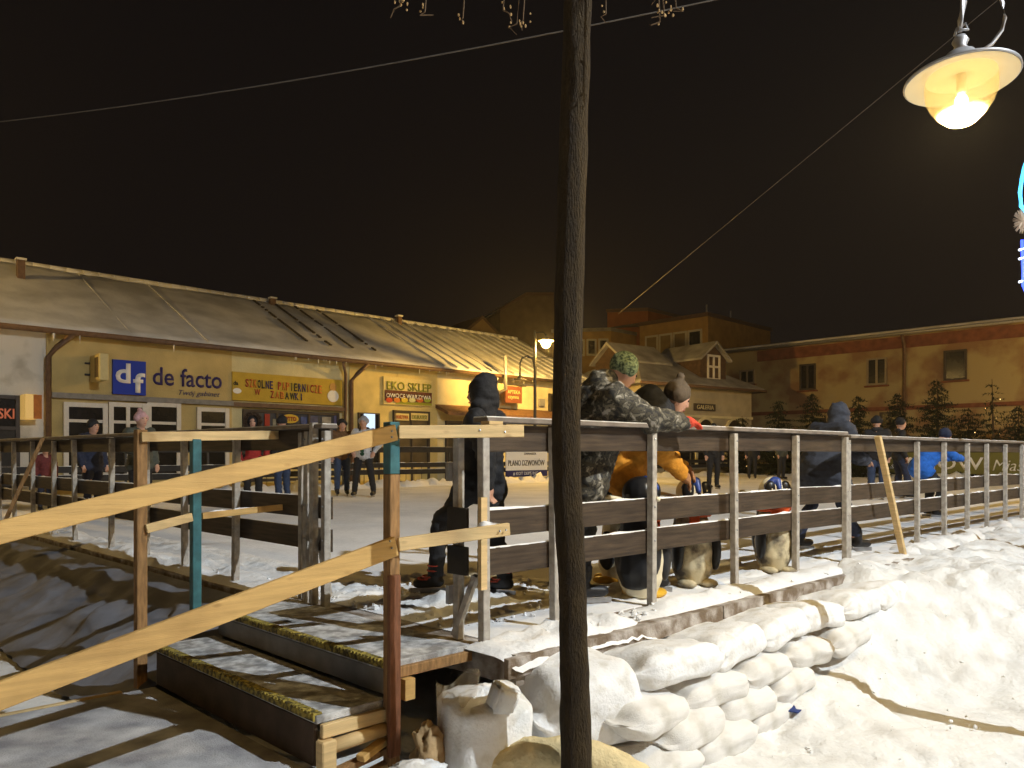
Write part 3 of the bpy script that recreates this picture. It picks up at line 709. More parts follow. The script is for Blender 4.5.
# LED decoration at the right edge
led = thing("light_ornament", "blue and white glowing light ornament on a pole cut by the right edge", "light ornament", W(1075, 453, 7.6).xy.to_3d())
lx = W(1060, 453, 7.6)
M_cyan = emit("cyan_tube", (.06, .50, 1), 3.2); M_blue = emit("blue_tube", (.03, .06, 1), 5); M_white = emit("white_tube", (.7, .82, 1), 3)
MB().tube([(lx.x+.1, 7.6, 0), (lx.x+.1, 7.6, 5.2)], .05, 10).build("pole", M_dlamp, led)
for sgn in (1, -1):
    cx = lx.x
    def q(px, py): p = W(px, py, 7.6); return Vector((cx+(p.x-cx)*sgn, p.y, p.z))
    MB().tube([q(1022, 178), q(1020, 192), q(1021, 206), q(1030, 216)], .018, 8).build("light_tube", M_cyan, led, smooth=True)
    MB().tube([q(1030, 150), q(1024, 168), q(1022, 178)], .016, 8).build("light_tube", M_cyan, led, smooth=True)
    for py in (249, 258, 281): MB().tube([q(1019, py+1), q(1040, py-5)], .012, 8).build("light_tube", M_white, led, smooth=True)
    MB().tube([q(1022, 240), q(1023, 285), q(1034, 310)], .014, 8).build("light_tube", M_blue, led, smooth=True)
    tin = MB(); r2 = random.Random(3)
    for i in range(140):
        a = Vector((r2.uniform(-1, 1), r2.uniform(-1, 1), r2.uniform(-1, 1))).normalized()
        b = q(1022, 221); tin.tube([b, b+Vector((a.x*.085, a.y*.07, a.z*.13))], [.007, .002], 4)
    tin.build("tinsel", mat("tinsel", (.75, .62, .5), .3, .1, 30, metal=.4), led)
MB().tube([W(1060, 130, 7.6), W(1060, 330, 7.6)], .03, 8).build("light_tube", M_white, led, smooth=True)

# ================================================================== LEFT ROW OF SHOPS
EAVE = 4.78; RIDGE = 7.45; TEND = 11.0; T0 = -17.0
shops = thing("shop_row", "long low row of shops with a snowy roof and yellow plaster fronts", "building", B(0, 3, 0))
def plaster(n, c, c2=None): return mat("plaster_"+n, c, .9, .16, 1.6, .3, 25, detail=10)
P1 = mat("plaster_white", (.50, .46, .38), .9, 0, 1.8, .3, 22, col2=(.72, .68, .60), thr=(.3, .5), detail=10)
P2 = plaster("ochre", (.52, .40, .17)); P3 = plaster("cream", (.62, .56, .32)); P4 = plaster("yellow", (.66, .53, .21)); P5 = plaster("pale_yellow", (.64, .57, .35))
def wallseg(px0, px1, m, d=0., t0=None, t1=None):
    a = fac(px0)[0] if t0 is None else t0; b = fac(px1)[0] if t1 is None else t1
    return MB().hexa([B(a, d, 0), B(b-.004, d, 0), B(b-.004, d+.5, 0), B(a, d+.5, 0)], [B(a, d, EAVE), B(b-.004, d, EAVE), B(b-.004, d+.5, EAVE), B(a, d+.5, EAVE)]).build("wall", m, shops)
wallseg(0, 46, P1, t0=T0); wallseg(46, 231, P2, -.06); wallseg(231, 349, P3); wallseg(349, 437, P4, -.03); wallseg(437, 0, P5, t1=TEND)
MB().hexa([B(T0, .5, 0), B(TEND-.01, .5, 0), B(TEND-.01, 10, 0), B(T0, 10, 0)], [B(T0, .5, EAVE-.02), B(TEND-.01, .5, EAVE-.02), B(TEND-.01, 10, EAVE-.02), B(T0, 10, EAVE-.02)]).build("core_wall", P5, shops)
MB().add([B(TEND-.02, .2, EAVE-.03), B(TEND-.02, 9.8, EAVE-.03), B(TEND-.02, 5, RIDGE-.1), B(TEND-.1, .2, EAVE-.03), B(TEND-.1, 9.8, EAVE-.03), B(TEND-.1, 5, RIDGE-.1)], [(0, 1, 2), (5, 4, 3), (0, 3, 4, 1), (1, 4, 5, 2), (2, 5, 3, 0)]).build("gable", P5, shops)
# roof as a lumpy snow sheet with thickness
def rz(d): return EAVE+.05+(RIDGE-EAVE)*(1-abs(d-5)/5.35)
v = []; f = []; nt = 150; nd = 26
for j in range(nd+1):
    for i in range(nt+1):
        t_ = T0+(TEND+.25-T0)*i/nt; d = -.42+10.84*j/nd
        z = EAVE+.02+(RIDGE-EAVE)*max(0, 1-abs(d-5)/5.42)+.05*fbm(t_*.5, d*.5, 2)+.03*fbm(t_*2.2, d*2.2, 7)
        v.append(B(t_, d, z))
for j in range(nd):
    for i in range(nt): a = j*(nt+1)+i; f.append((a, a+1, a+nt+2, a+nt+1))
roof = link("roof", pymesh("roof", v, f), M_roofsnow, shops, smooth=True)
roof.modifiers.new("s", 'SOLIDIFY').thickness = .09
slope = (B(0, 5, RIDGE)-B(0, -.42, EAVE)).normalized()
def on_roof(t_, d, up=0): return B(t_, d, EAVE+.02+(RIDGE-EAVE)*max(0, 1-abs(d-5)/5.42)+up)
t_ = fac(440)[0]
while t_ < TEND:
    MB().beam(on_roof(t_, -.3, .05), on_roof(t_, 4.9, .05), .05, .07).build("roof_rib", M_roofsnow, shops); t_ += .62
for px in (128, 205): 
    tt = fac(px)[0]; MB().beam(on_roof(tt, -.3, .02), on_roof(tt, 4.9, .02), .035, .03).build("roof_seam", M_roofsnow, shops)
M_tile = mat("roof_tile", (.05, .042, .035), .8, .3, 10)
for tt in (fac(318)[0], fac(340)[0], fac(362)[0], fac(385)[0]):
    mb = MB()
    for i in range(30):
        if random.random() < .85:
            d = .6+4.2*i/30; mb.beam(on_roof(tt+.02*random.random(), d, .045), on_roof(tt, d+.09, .045), .08, .05)
    stuff(mb.build("bare_tile_edges", M_tile, shops))
mb = MB(); 
for i in range(60):
    a = T0+(TEND-T0)*i/60; mb.tube([on_roof(a, 5, .03), on_roof(a+(TEND-T0)/60, 5, .03)], .09, 8)
mb.build("ridge_cap", M_roofsnow, shops, smooth=True)
MB().tube([B(T0, -.44, EAVE-.06), B(TEND, -.44, EAVE-.06)], .075, 10).build("gutter", M_gutter, shops, smooth=True)
for px in (47, 349):
    tt = fac(px)[0]; MB().tube([B(tt+.5, -.44, EAVE-.1), B(tt+.15, -.3, EAVE-.45), B(tt, -.16, EAVE-.7), B(tt, -.16, 0)], .07, 8).build("downpipe", M_gutter, shops, smooth=True)
tt = fac(345)[0]; MB().tube([B(tt-.35, -.44, EAVE-.1), B(tt-.1, -.2, EAVE-.5), B(tt-.1, -.14, 0)], .05, 8).build("downpipe", M_gutter, shops, smooth=True)
for i in range(44):                                   # icicles and snow guards hanging at the gutter
    a = T0+(TEND-T0)*random.random(); L = random.uniform(.06, .22)
    MB().tube([B(a, -.47, EAVE-.12), B(a, -.47, EAVE-.12-L)], [.018, .003], 5).build("icicle", M_snow, shops)
for (px, d, h) in ((50, 3.6, .6), (277, 4.7, .32), (425, 4.7, .4)):
    tt = fac(px)[0]+2.2 if px > 60 else fac(px)[0]+.05; w = on_roof(tt, d)
    ch = MB().box(w+Vector((0, 0, h/2-.1)), UB*.10, VB*.10, (0, 0, h/2)).build("chimney", M_gutter, shops, bevel=.01)
    MB().box(w+Vector((0, 0, h-.07)), UB*.13, VB*.13, (0, 0, .03)).build("chimney_cap", M_roofsnow, ch)
tt = fac(495)[0]; MB().tube([B(tt, -.12, EAVE-.9), B(tt, -.3, EAVE-.7), B(tt, -.62, EAVE-.6), B(tt, -.62, EAVE+.75)], .075, 8).build("flue_pipe", M_lampmetal, shops, smooth=True)

def fbox(px0, py0, px1, py1, d0, d1, m, name, parent=shops, bevel=0):
    """box on the front between two pixels (top left, bottom right), proud from d0 to d1"""
    t0, _ = fac(px0); t1, _ = fac(px1); tm, z1 = fac((px0+px1)/2, py0); _, z0 = fac((px0+px1)/2, py1)
    o = MB().hexa([B(t0, d0, z0), B(t1, d0, z0), B(t1, d1, z0), B(t0, d1, z0)], [B(t0, d0, z1), B(t1, d0, z1), B(t1, d1, z1), B(t0, d1, z1)]).build(name, m, parent, bevel=bevel)
    return o
def fwin(px0, py0, px1, zb, parent=shops, d=-.06, nmull=0, trans=None, mf=None, mg=None, fw=.09):
    t0, _ = fac(px0); t1, _ = fac(px1); _, z1 = fac((px0+px1)/2, py0); mf = mf or M_frame
    mb = MB()
    for a, b in ((t0, t0+fw), (t1-fw, t1)): mb.box(B((a+b)/2, d-.03, (z1+zb)/2), UB*(fw/2), VB*.05, (0, 0, (z1-zb)/2))
    for z in (z1-fw/2, zb+fw/2): mb.box(B((t0+t1)/2, d-.03, z), UB*((t1-t0)/2-fw-.002), VB*.045, (0, 0, fw/2))
    for i in range(nmull):
        a = t0+(t1-t0)*(i+1)/(nmull+1); mb.box(B(a, d-.03, (z1+zb)/2), UB*(fw*.4), VB*.04, (0, 0, (z1-zb)/2-fw-.003))
    if trans: mb.box(B((t0+t1)/2, d-.032, trans), UB*((t1-t0)/2-fw-.004), VB*.03, (0, 0, .04))
    o = mb.build("window", mf, parent)
    MB().box(B((t0+t1)/2, d-.012, (z1+zb)/2), UB*((t1-t0)/2-.03), VB*.012, (0, 0, (z1-zb)/2-.03)).build("pane", mg or M_glass, o)
    return o
for a, b in ((62, 106), (107, 145), (145, 179)): fwin(a, 403, b, .9, trans=2.45, d=-.09, nmull=1 if a == 107 else 0, fw=.12)
fwin(195, 408, 227, .9, trans=2.45, d=-.09, fw=.12)
fwin(242, 411, 338, .7, d=-.02, mf=M_dframe, mg=mat("shop_glass", (.055, .06, .075), .15, .5, 1.1, spec=.5), nmull=2)
for a, b, c_, m_ in ((300, 306, 417, (.05, .08, .25)), (309, 317, 416, (.06, .07, .16)), (321, 330, 417, (.25, .25, .25)), (272, 277, 419, (.3, .28, .2)), (333, 336, 414, (.1, .1, .22))):
    fbox(a, c_, b, c_+11, -.062, -.05, mat('goods_%d' % a, m_, .5, .3, 6), 'display_card')
fwin(392, 411, 428, .1, d=-.05, mf=M_dframe, nmull=1, trans=2.85, mg=mat("door_glass", (.10, .08, .05), .2, .3, 2))
fwin(357, 413, 378, .1, d=-.05, mf=M_dframe, fw=.05)
o = fbox(362, 414, 373, 430, -.13, -.11, emit("shop_screen", (.55, .75, 1), .9), "lit_poster")
fwin(445, 421, 470, .1, d=-.02, mf=M_dframe, mg=M_black); fwin(548, 394, 560, 2.4, d=-.02, mf=M_dframe)
fbox(50, 397, 231, 402, -.20, -.066, M_riser, "ledge"); fbox(231, 405, 344, 409, -.2, -.006, M_gutter, "ledge")
M_awn = mat("brown_awning", (.17, .09, .05), .7, .3, 8)
t0 = fac(435)[0]; t1 = TEND-.2
MB().hexa([B(t0, -.8, 3.02), B(t1, -.8, 3.02), B(t1, -.005, 3.32), B(t0, -.005, 3.32)], [B(t0, -.8, 3.14), B(t1, -.8, 3.14), B(t1, -.005, 3.46), B(t0, -.005, 3.46)]).build("awning", M_awn, shops)
fbox(538, 399, 543, 406, -.12, -.003, M_lampmetal, "meter_box")
# left plaster house front
fwin(-60, 394, 19, 1.2, d=-.02, mf=M_dframe); fwin(-60, 426, 19, .2, d=-.05, mf=M_dframe, mg=M_black)
# stained lower plinth boards seen below the far railing
for i in range(34):
    tt = fac(260)[0]+i*.36
    if tt < fac(430)[0]: MB().box(B(tt, -.06, .55), UB*.165, VB*.02, (0, 0, .55)).build("plinth_panel", P4, shops)

# signs on the fronts
OUTB = -VB
def sign_group(name, label, px, py): 
    tt, z = fac(px, py); return thing(name, label, "sign", B(tt, -.1, z))
sg = sign_group("shop_sign", "blue square df emblem with dark de facto lettering on the ochre front", 165, 378)
fbox(111, 361, 144, 395, -.16, -.066, cloth("sign_blue", (.02, .05, .42), .04), "emblem_panel", sg)
M_white_p = mat("white_print", (.80, .80, .80), .5, .02, 20); M_navy = mat("navy_letter", (.03, .02, .12), .5, .05, 20)
def ftext(s, px0, px1, pyb, pyt, m, parent, d, name="lettering", shear=0, bold=0):
    t0, zb = fac(px0, pyb); t1, _ = fac(px1, pyb); _, zt = fac(px0, pyt)
    return text(name, s, B(t0, d, zb), UB, t1-t0, m, parent, OUTB, .012, zt-zb, shear, bold)
ftext("d", 113.5, 128.5, 383, 363, M_white_p, sg, -.162, bold=.025); ftext("f", 131, 143, 393, 373, M_white_p, sg, -.162, bold=.025)
ftext("de facto", 152, 221, 385, 366.5, M_navy, sg, -.062, bold=.012)
ftext("Twój gabinet", 178, 219, 396.5, 390, M_navy, sg, -.062, shear=.35, bold=-.004)
bx_ = thing("projecting_sign", "small yellowish box sign sticking out left of the blue emblem", "sign", B(fac(101)[0], -.4, 3.9))
t0, z1 = fac(97, 357); _, z0 = fac(97, 383); t0 -= .30
MB().hexa([B(t0+.1, -.95, z0), B(t0+.32, -.95, z0), B(t0+.32, -.1, z0), B(t0+.1, -.1, z0)], [B(t0+.1, -.95, z1), B(t0+.32, -.95, z1), B(t0+.32, -.1, z1), B(t0+.1, -.1, z1)]).build("sign_box", mat("sign_cream", (.62, .52, .25), .5, .05, 9), bx_, bevel=.02)
MB().box(B(t0+.094, -.7, (z0+z1)/2), UB*.004, VB*.14, (0, 0, .26)).build("dark_print", mat("dark_print", (.1, .07, .03), .6, .2, 9), bx_)
for z in (z0+.2, z1-.2): MB().tube([B(t0+.2, -.1, z), B(t0-.02, -.1, z)], .03, 6).build("bracket", M_dlamp, bx_)
sg = sign_group("shop_banner", "long yellow banner with hand lettered SZKOLNE PAPIERNICZE W ZABAWKI over the dark shop window", 285, 390)
M_ban = mat("banner_yellow", (.50, .34, .035), .6, .12, 3)
fbox(231, 376, 341, 403, -.09, -.066+.06, M_ban, "panel", sg)
cols = [mat("letter_red", (.32, .03, .02), .5, .05, 9), M_navy, mat("letter_black", (.02, .02, .02), .5, .05, 9), mat("letter_orange", (.5, .13, .02), .5, .05, 9)]
def multi(s, px0, px1, pyb, pyt, par, d):
    n = len(s)
    for i, ch in enumerate(s):
        if ch == ' ': continue
        a = px0+(px1-px0)*i/n; sl = .10*(a-px0)
        ftext(ch, a+(1.2 if ch == 'I' else 0), a+(px1-px0)/n*(.78 if ch not in 'IW' else .46 if ch == 'I' else .98), pyb+sl*.9, pyt+sl*.9, cols[(i*7+i//2) % 4], par, d, bold=.02)
multi("SZKOLNE PAPIERNICZE", 244, 321, 387, 379, sg, -.093); multi("W", 253, 259, 395, 389, sg, -.093); multi("ZABAWKI", 269, 303, 398, 391, sg, -.093)
def oval(px0, py0, px1, py1, d, m, par, name):
    t0, z1 = fac(px0, py0); t1, _ = fac(px1, py0); _, z0 = fac(px0, py1); v = [B((t0+t1)/2+(t1-t0)/2*math.cos(a), d, (z0+z1)/2+(z1-z0)/2*math.sin(a)) for a in [2*PI*i/24 for i in range(24)]]
    w = [p+OUTB*.012 for p in v]; return MB().add(v+w, [tuple(range(24)), tuple(range(24, 48))]+[(i, (i+1) % 24, 24+(i+1) % 24, 24+i) for i in range(24)]).build(name, m, par)
oval(231.5, 388, 240, 393.5, -.093, M_white_p, sg, "logo_oval"); ftext("da", 232, 237, 385, 381, cols[2], sg, -.093, bold=.02)
oval(326, 390, 337, 402, -.093, M_white_p, sg, "figure_body"); oval(328, 383, 335, 391, -.093, mat("figure_head", (.5, .28, .08), .6, .1, 9), sg, "figure_head")
sg = sign_group("window_sign", "oval yellow and red sign inside the dark shop window", 288, 420)
oval(280, 414, 297, 423, -.10, mat("oval_yellow", (.6, .42, .05), .5, .05, 9), sg, "oval"); ftext("OTTO", 282.5, 294.5, 421, 416.5, cols[0], sg, -.115, bold=.03)
fbox(263, 414, 268, 428, -.12, -.10, cols[0], "red_card", sg)
sg = sign_group("shop_sign", "EKO SKLEP sign with green letters above a row of printed fruit", 404, 392)
fbox(382, 378.5, 431, 405.5, -.10, -.035, mat("sign_pale", (.66, .55, .24), .5, .05, 9), "panel", sg)
M_gr = mat("letter_green", (.24, .26, .02), .5, .05, 9)
ftext("EKO SKLEP", 385, 429.5, 389.5, 381, M_gr, sg, -.104, bold=.015)
fbox(383, 391.5, 430, 402, -.112, -.102, mat("fruit_ground", (.09, .02, .015), .6, .3, 9), "fruit_strip", sg)
ftext("OWOCE WARZYWA", 384, 429, 397.5, 393, M_white_p, sg, -.116, bold=.01)
fr_c = [(.5, .05, .02), (.6, .2, .03), (.6, .45, .04), (.55, .55, .3), (.5, .12, .03), (.25, .35, .04)]
for i in range(6): oval(384+i*7.6, 397.6, 390.6+i*7.6, 402.5, -.118, mat("fruit_%d" % i, fr_c[i], .5, .1, 9), sg, "fruit")
fbox(394, 402.5, 430, 405, -.112, -.102, M_gr, "green_strip", sg)
for px0, px1, s, m in ((392.5, 407, "WARZYWA", cols[3]), (409, 426, "DELIKATESY", M_gr)):
    tt, z = fac((px0+px1)/2, 418); sg2 = thing("window_sign", "small lit strip reading %s above the shop door" % s, "sign", B(tt, -.1, z))
    fbox(px0, 413.5, px1, 420.5, -.13, -.11, mat("sign_pale", (.66, .55, .24)), "panel", sg2); ftext(s, px0+1, px1-1, 419, 415, m, sg2, -.134)
sg = thing("projecting_sign", "reddish brown hanging sign beside the hooded skater's head", "sign", B(fac(505)[0], -.5, 3.6))
t0, z1 = fac(497, 387); t1, z0 = fac(513, 403.5)
fbox(497, 387, 513.5, 403.5, -.5, -.44, mat("sign_rust", (.20, .065, .035), .6, .1, 9), "panel", sg)
for z in (388.5, 401): pass
ftext("APTEKA", 499, 511.5, 394, 390.5, mat("sign_pale", (.66, .55, .24)), sg, -.505); ftext("czynna", 499.5, 510, 400, 396.5, mat("sign_pale", (.66, .55, .24)), sg, -.505)
MB().tube([B(t0, -.47, z1+.08), B(t1+.3, -.47, z1+.08), B(t1+.3, -.01, z1+.08)], .025, 6).build("bracket", M_dlamp, sg)
sg = thing("window_sign", "dark window sign ending in red SKI letters at the left edge", "sign", B(fac(8)[0], -.1, 3.2))
M_redl = emit("red_letters", (.75, .20, .10), .28)
ftext("POLSKI", -26, 13.5, 418, 407.5, M_redl, sg, -.09, bold=.02)
sg = thing("menu_sign", "small glowing orange box sign on the white plaster by the downpipe", "sign", B(fac(26)[0], -.3, 3))
t0, z1 = fac(20, 395); t1, z0 = fac(32, 420)
MB().hexa([B(t0, -.55, z0), B(t1, -.55, z0), B(t1, -.01, z0), B(t0, -.01, z0)], [B(t0, -.55, z1), B(t1, -.55, z1), B(t1, -.01, z1), B(t0, -.01, z1)]).build("sign_box", emit("sign_glow", (.9, .55, .15), .42), sg, bevel=.01)
MB().box(B(t0+.27, -.556, (z0+z1)/2), UB*.09, VB*.004, (0, 0, .3)).build("print", mat("print_orange", (.5, .16, .02), .6, .2, 9), sg)

# notice on the far railing and the green banner
nt_ = thing("notice_board", "white notice with a blue foot strip hanging on the far railing behind the hooded skater", "sign", R(16, VL-.1, 1.1))
def rail_u(px): 
    k = (px-512)/F; p = R(0, VL-.10, 0); return (k*p.y-p.x)/(U.x-k*U.y)
u0, u1 = rail_u(505), rail_u(546)
def rbox(u0, u1, z0, z1, v0, v1, m, name, par): return MB().hexa([R(u0, v0, z0), R(u1, v0, z0), R(u1, v1, z0), R(u0, v1, z0)], [R(u0, v0, z1), R(u1, v0, z1), R(u1, v1, z1), R(u0, v1, z1)]).build(name, m, par)
rbox(u0, u1, 1.0, 1.72, VL-.16, VL-.12, M_white_p, "panel", nt_); rbox(u0, u1, .78, .995, VL-.16, VL-.12, cloth("strip_navy", (.03, .03, .12), .05), "foot_strip", nt_)
text("lettering", "PLANO DZWONÓW", R(u0+.08, VL-.165, 1.16), U, (u1-u0)*.88, M_dframe, nt_, -V, .01, .24)
text("lettering", "# KOT DEPT INC", R(u0+.3, VL-.165, .83), U, (u1-u0)*.6, M_white_p, nt_, -V, .01, .12)
text("lettering", "ZAPRASZA", R(u0+.8, VL-.165, 1.54), U, (u1-u0)*.3, M_dframe, nt_, -V, .01, .07)
MB().beam(R(u0+1.1, VL-.2, .6), R(u0+1.1, VL-.2, .9), .07, .07).build("leg", M_post, nt_)
bn = thing("rink_banner", "long olive green banner with white CHRZANÓW Miasto lettering on the end railing", "banner", R(UL-.1, 5, .7))
def end_v(px):
    k = (px-512)/F; p = R(UL-.12, 0, 0); return (k*p.y-p.x)/(V.x-k*V.y)
v0, v1 = end_v(838), -1.6
M_green = mat("banner_green", (.15, .145, .035), .6, .12, 2)
MB().hexa([R(UL-.16, v0, .78), R(UL-.16, v1, .78), R(UL-.13, v1, .78), R(UL-.13, v0, .78)], [R(UL-.16, v0, 1.62), R(UL-.16, v1, 1.62), R(UL-.13, v1, 1.62), R(UL-.13, v0, 1.62)]).build("panel", M_green, bn)
XD = -V; OB = -U
text("lettering", "CHRZANÓW", R(UL-.166, end_v(846), .94), XD, end_v(846)-end_v(984), M_white_p, bn, OB, .01, .62, 0, .01)
text("lettering", "Miasto", R(UL-.166, end_v(993), .92), XD, end_v(993)-end_v(1040), M_white_p, bn, OB, .01, .42, .3, -.005)

# ================================================================== RIGHT BUILDINGS
old = thing("brick_house", "long two storey house of flaking ochre plaster with small dark windows at the right", "building", G(0, 4, 0))
M_och = mat("flaking_plaster", (.28, .165, .085), .9, 0, .55, .6, 7, col2=(.42, .335, .17), thr=(.40, .53), detail=12)
ga, gb = -14.5, 14.0; GE = 7.68
MB().hexa([G(ga, 0, 0), G(gb, 0, 0), G(gb, 9, 0), G(ga, 9, 0)], [G(ga, 0, GE), G(gb, 0, GE), G(gb, 9, GE), G(ga, 9, GE)]).build("wall", M_och, old)
M_brickband = mat("brick_band", (.20, .075, .04), .9, .3, 3, .4)
MB().box(G(1.5, -.03, GE-.42), GR*12, GB*.028, (0, 0, .30)).build("brick_band", M_brickband, old)
MB().hexa([G(ga-.2, -.45, GE+.02), G(gb, -.45, GE+.02), G(gb, 5, GE+.9), G(ga-.2, 5, GE+.9)], [G(ga-.2, -.45, GE+.16), G(gb, -.45, GE+.16), G(gb, 5, GE+1.04), G(ga-.2, 5, GE+1.04)]).build("roof", M_roofsnow, old)
MB().tube([G(ga-.2, -.5, GE-.02), G(gb, -.5, GE-.02)], .08, 8).build("gutter", M_lampmetal, old, smooth=True)
tt = gfac(905)[0]; MB().tube([G(tt, -.45, GE-.1), G(tt, -.12, GE-.6), G(tt, -.12, 0)], .08, 8).build("downpipe", M_gutter, old, smooth=True)
MB().box(G(0, -.05, 3.9), GR*14, GB*.045, (0, 0, .10)).build("string_course", M_brickband, old)
def gwin(px0, py0, px1, py1, mf=None, nm=1):
    t0, _ = gfac(px0); t1, _ = gfac(px1); _, z1 = gfac((px0+px1)/2, py0); _, z0 = gfac((px0+px1)/2, py1); fw = .09; mb = MB()
    for a in (t0+fw/2, t1-fw/2): mb.box(G(a, -.03, (z0+z1)/2), GR*fw/2, GB*.06, (0, 0, (z1-z0)/2))
    for z in (z0+fw/2, z1-fw/2): mb.box(G((t0+t1)/2, -.03, z), GR*((t1-t0)/2-fw-.002), GB*.055, (0, 0, fw/2))
    for i in range(nm): mb.box(G(t0+(t1-t0)*(i+1)/(nm+1), -.03, (z0+z1)/2), GR*.05, GB*.05, (0, 0, (z1-z0)/2-fw-.003))
    o = mb.build("window", mf or M_dframe, old); MB().box(G((t0+t1)/2, -.012, (z0+z1)/2), GR*((t1-t0)/2-.02), GB*.012, (0, 0, (z1-z0)/2-.02)).build("pane", M_glass, o)
    MB().box(G((t0+t1)/2, -.08, z0-.06), GR*((t1-t0)/2+.1), GB*.08, (0, 0, .04)).build("sill", M_brickband, o)
M_dullframe = mat("dull_frame", (.30, .25, .18), .7, .1, 9)
gwin(740, 370, 755, 384, M_dullframe); gwin(800, 364, 816, 390); gwin(867, 358, 887, 385, M_dullframe); gwin(944, 350, 967, 380, nm=0)
gwin(1036, 345, 1062, 378); gwin(812, 418, 826, 440); gwin(880, 412, 900, 440)

HA = Vector((5.8, 33.3, 0)); HD = Vector((.822, .570, 0)); HN = Vector((-.57, .822, 0)); HL, HW = 7.8, 6.0
def H(a, b, z): return HA+HD*a+HN*b+Vector((0, 0, z))
hs = thing("corner_house", "small cream house with a snowy hip roof, dormers and arched openings", "building", H(4, 3, 0))
P6 = plaster("beige", (.42, .36, .24))
MB().hexa([H(0, 0, 0), H(HL, 0, 0), H(HL, HW, 0), H(0, HW, 0)], [H(0, 0, 4.8), H(HL, 0, 4.8), H(HL, HW, 4.8), H(0, HW, 4.8)]).build("wall", P6, hs)
ez = 4.85; rzz = 6.75
ev = [H(-.45, -.45, ez), H(HL+.45, -.45, ez), H(HL+.45, HW+.45, ez), H(-.45, HW+.45, ez)]; r0_, r1_ = H(2.6, HW/2, rzz), H(HL-2.6, HW/2, rzz)
lo = [p-Vector((0, 0, .14)) for p in ev]
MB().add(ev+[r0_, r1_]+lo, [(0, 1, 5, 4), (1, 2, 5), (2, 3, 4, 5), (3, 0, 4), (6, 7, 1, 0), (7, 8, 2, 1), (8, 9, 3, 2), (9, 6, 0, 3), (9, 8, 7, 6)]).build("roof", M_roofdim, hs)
MB().tube([H(-.5, -.52, ez-.12), H(HL+.5, -.52, ez-.12), H(HL+.5, .3, ez-.12)], .07, 8).build("gutter", M_gutter, hs, smooth=True)
M_dormer = mat("dormer_boards", (.085, .05, .028), .8, .3, 6)
def dormer(fn, w, h, base, dep, win=True):      # fn(x across, y back, z)
    mb = MB(); a = [fn(-w, 0, base), fn(w, 0, base), fn(w, 0, base+h), fn(0, 0, base+h+w*.75), fn(-w, 0, base+h)]; b = [fn(-w, dep, base), fn(w, dep, base), fn(w, dep, base+h), fn(0, dep, base+h+w*.75), fn(-w, dep, base+h)]
    mb.add(a+b, [(0, 1, 2, 3, 4), (9, 8, 7, 6, 5), (0, 5, 6, 1), (1, 6, 7, 2), (4, 9, 5, 0), (2, 7, 8, 3), (3, 8, 9, 4)]); d = mb.build("dormer", M_dormer, hs)
    rf = MB(); k = .18
    for s_ in (-1, 1):
        rf.hexa([fn(0, -.25, base+h+w*.75+.02), fn(s_*(w+k), -.25, base+h-k*.75+.02), fn(s_*(w+k), dep, base+h-k*.75+.02), fn(0, dep, base+h+w*.75+.02)], [fn(0, -.25, base+h+w*.75+.16), fn(s_*(w+k), -.25, base+h-k*.75+.12), fn(s_*(w+k), dep, base+h-k*.75+.12), fn(0, dep, base+h+w*.75+.16)])
    rf.build("dormer_roof", M_roofdim, d)
    if win:
        fr_ = MB()
        for x in (-.42, 0, .42): fr_.hexa([fn(x-.05, -.06, base+.15), fn(x+.05, -.06, base+.15), fn(x+.05, -.003, base+.15), fn(x-.05, -.003, base+.15)], [fn(x-.05, -.06, base+h+.1), fn(x+.05, -.06, base+h+.1), fn(x+.05, -.003, base+h+.1), fn(x-.05, -.003, base+h+.1)])
        for z in (base+.1, base+h*.62, base+h+.1): fr_.hexa([fn(-.47, -.055, z), fn(.47, -.055, z), fn(.47, -.004, z), fn(-.47, -.004, z)], [fn(-.47, -.055, z+.1), fn(.47, -.055, z+.1), fn(.47, -.004, z+.1), fn(-.47, -.004, z+.1)])
        fr_.build("dormer_window", M_frame, d)
dormer(lambda x, y, z: H(5.3+x, .35+y, z), .95, 1.15, 5.1, 3.2)
dormer(lambda x, y, z: H(.5+y, 2.6-x, z), 1.05, .7, 5.3, 3.0, False)
def harch(a, w, z0, zs, lit):
    n = 12; prof = [(-w, z0)]+[(-w*math.cos(PI*i/n), zs+w*1.15*math.sin(PI*i/n)) for i in range(n+1)]+[(w, z0)]
    o_ = MB(); v = []; K = 1.22
    for x, z in prof: v.append(H(a+x, -.02, z))
    q_ = len(v); v2 = [H(a+x, -.06, z) for x, z in prof]
    ar = o_.add(v+v2, [tuple(range(q_)), tuple(range(q_, 2*q_))[::-1]]+[(i, (i+1) % q_, q_+(i+1) % q_, q_+i) for i in range(q_)]).build("arch_opening", M_glass, hs)
    tr_ = MB(); 
    for i in range(len(prof)-1):
        p, r = prof[i], prof[i+1]; tr_.beam(H(a+p[0]*1.08, -.06, p[1]+.03), H(a+r[0]*1.08, -.06, r[1]+.03), .10, .14, HN)
    tr_.build("arch_trim", P5, ar)
for a, w in ((1.2, .55), (2.9, .6), (4.25, .6), (6.4, .62)): harch(a, w, 1.0, 2.55, 0)
MB().box(H(HL/2, -.05, 3.35), HD*(HL/2), HN*.045, (0, 0, .06)).build("string_course", P5, hs)
sg = thing("house_sign", "small dark name board above the arches of the cream house", "sign", H(4.2, -.1, 3.8))
MB().box(H(4.2, -.06, 3.8), HD*.75, HN*.03, (0, 0, .17)).build("panel", M_dframe, sg); text("lettering", "GALERIA", H(3.6, -.095, 3.7), HD, 1.2, P5, sg, -HN, .01, .2)

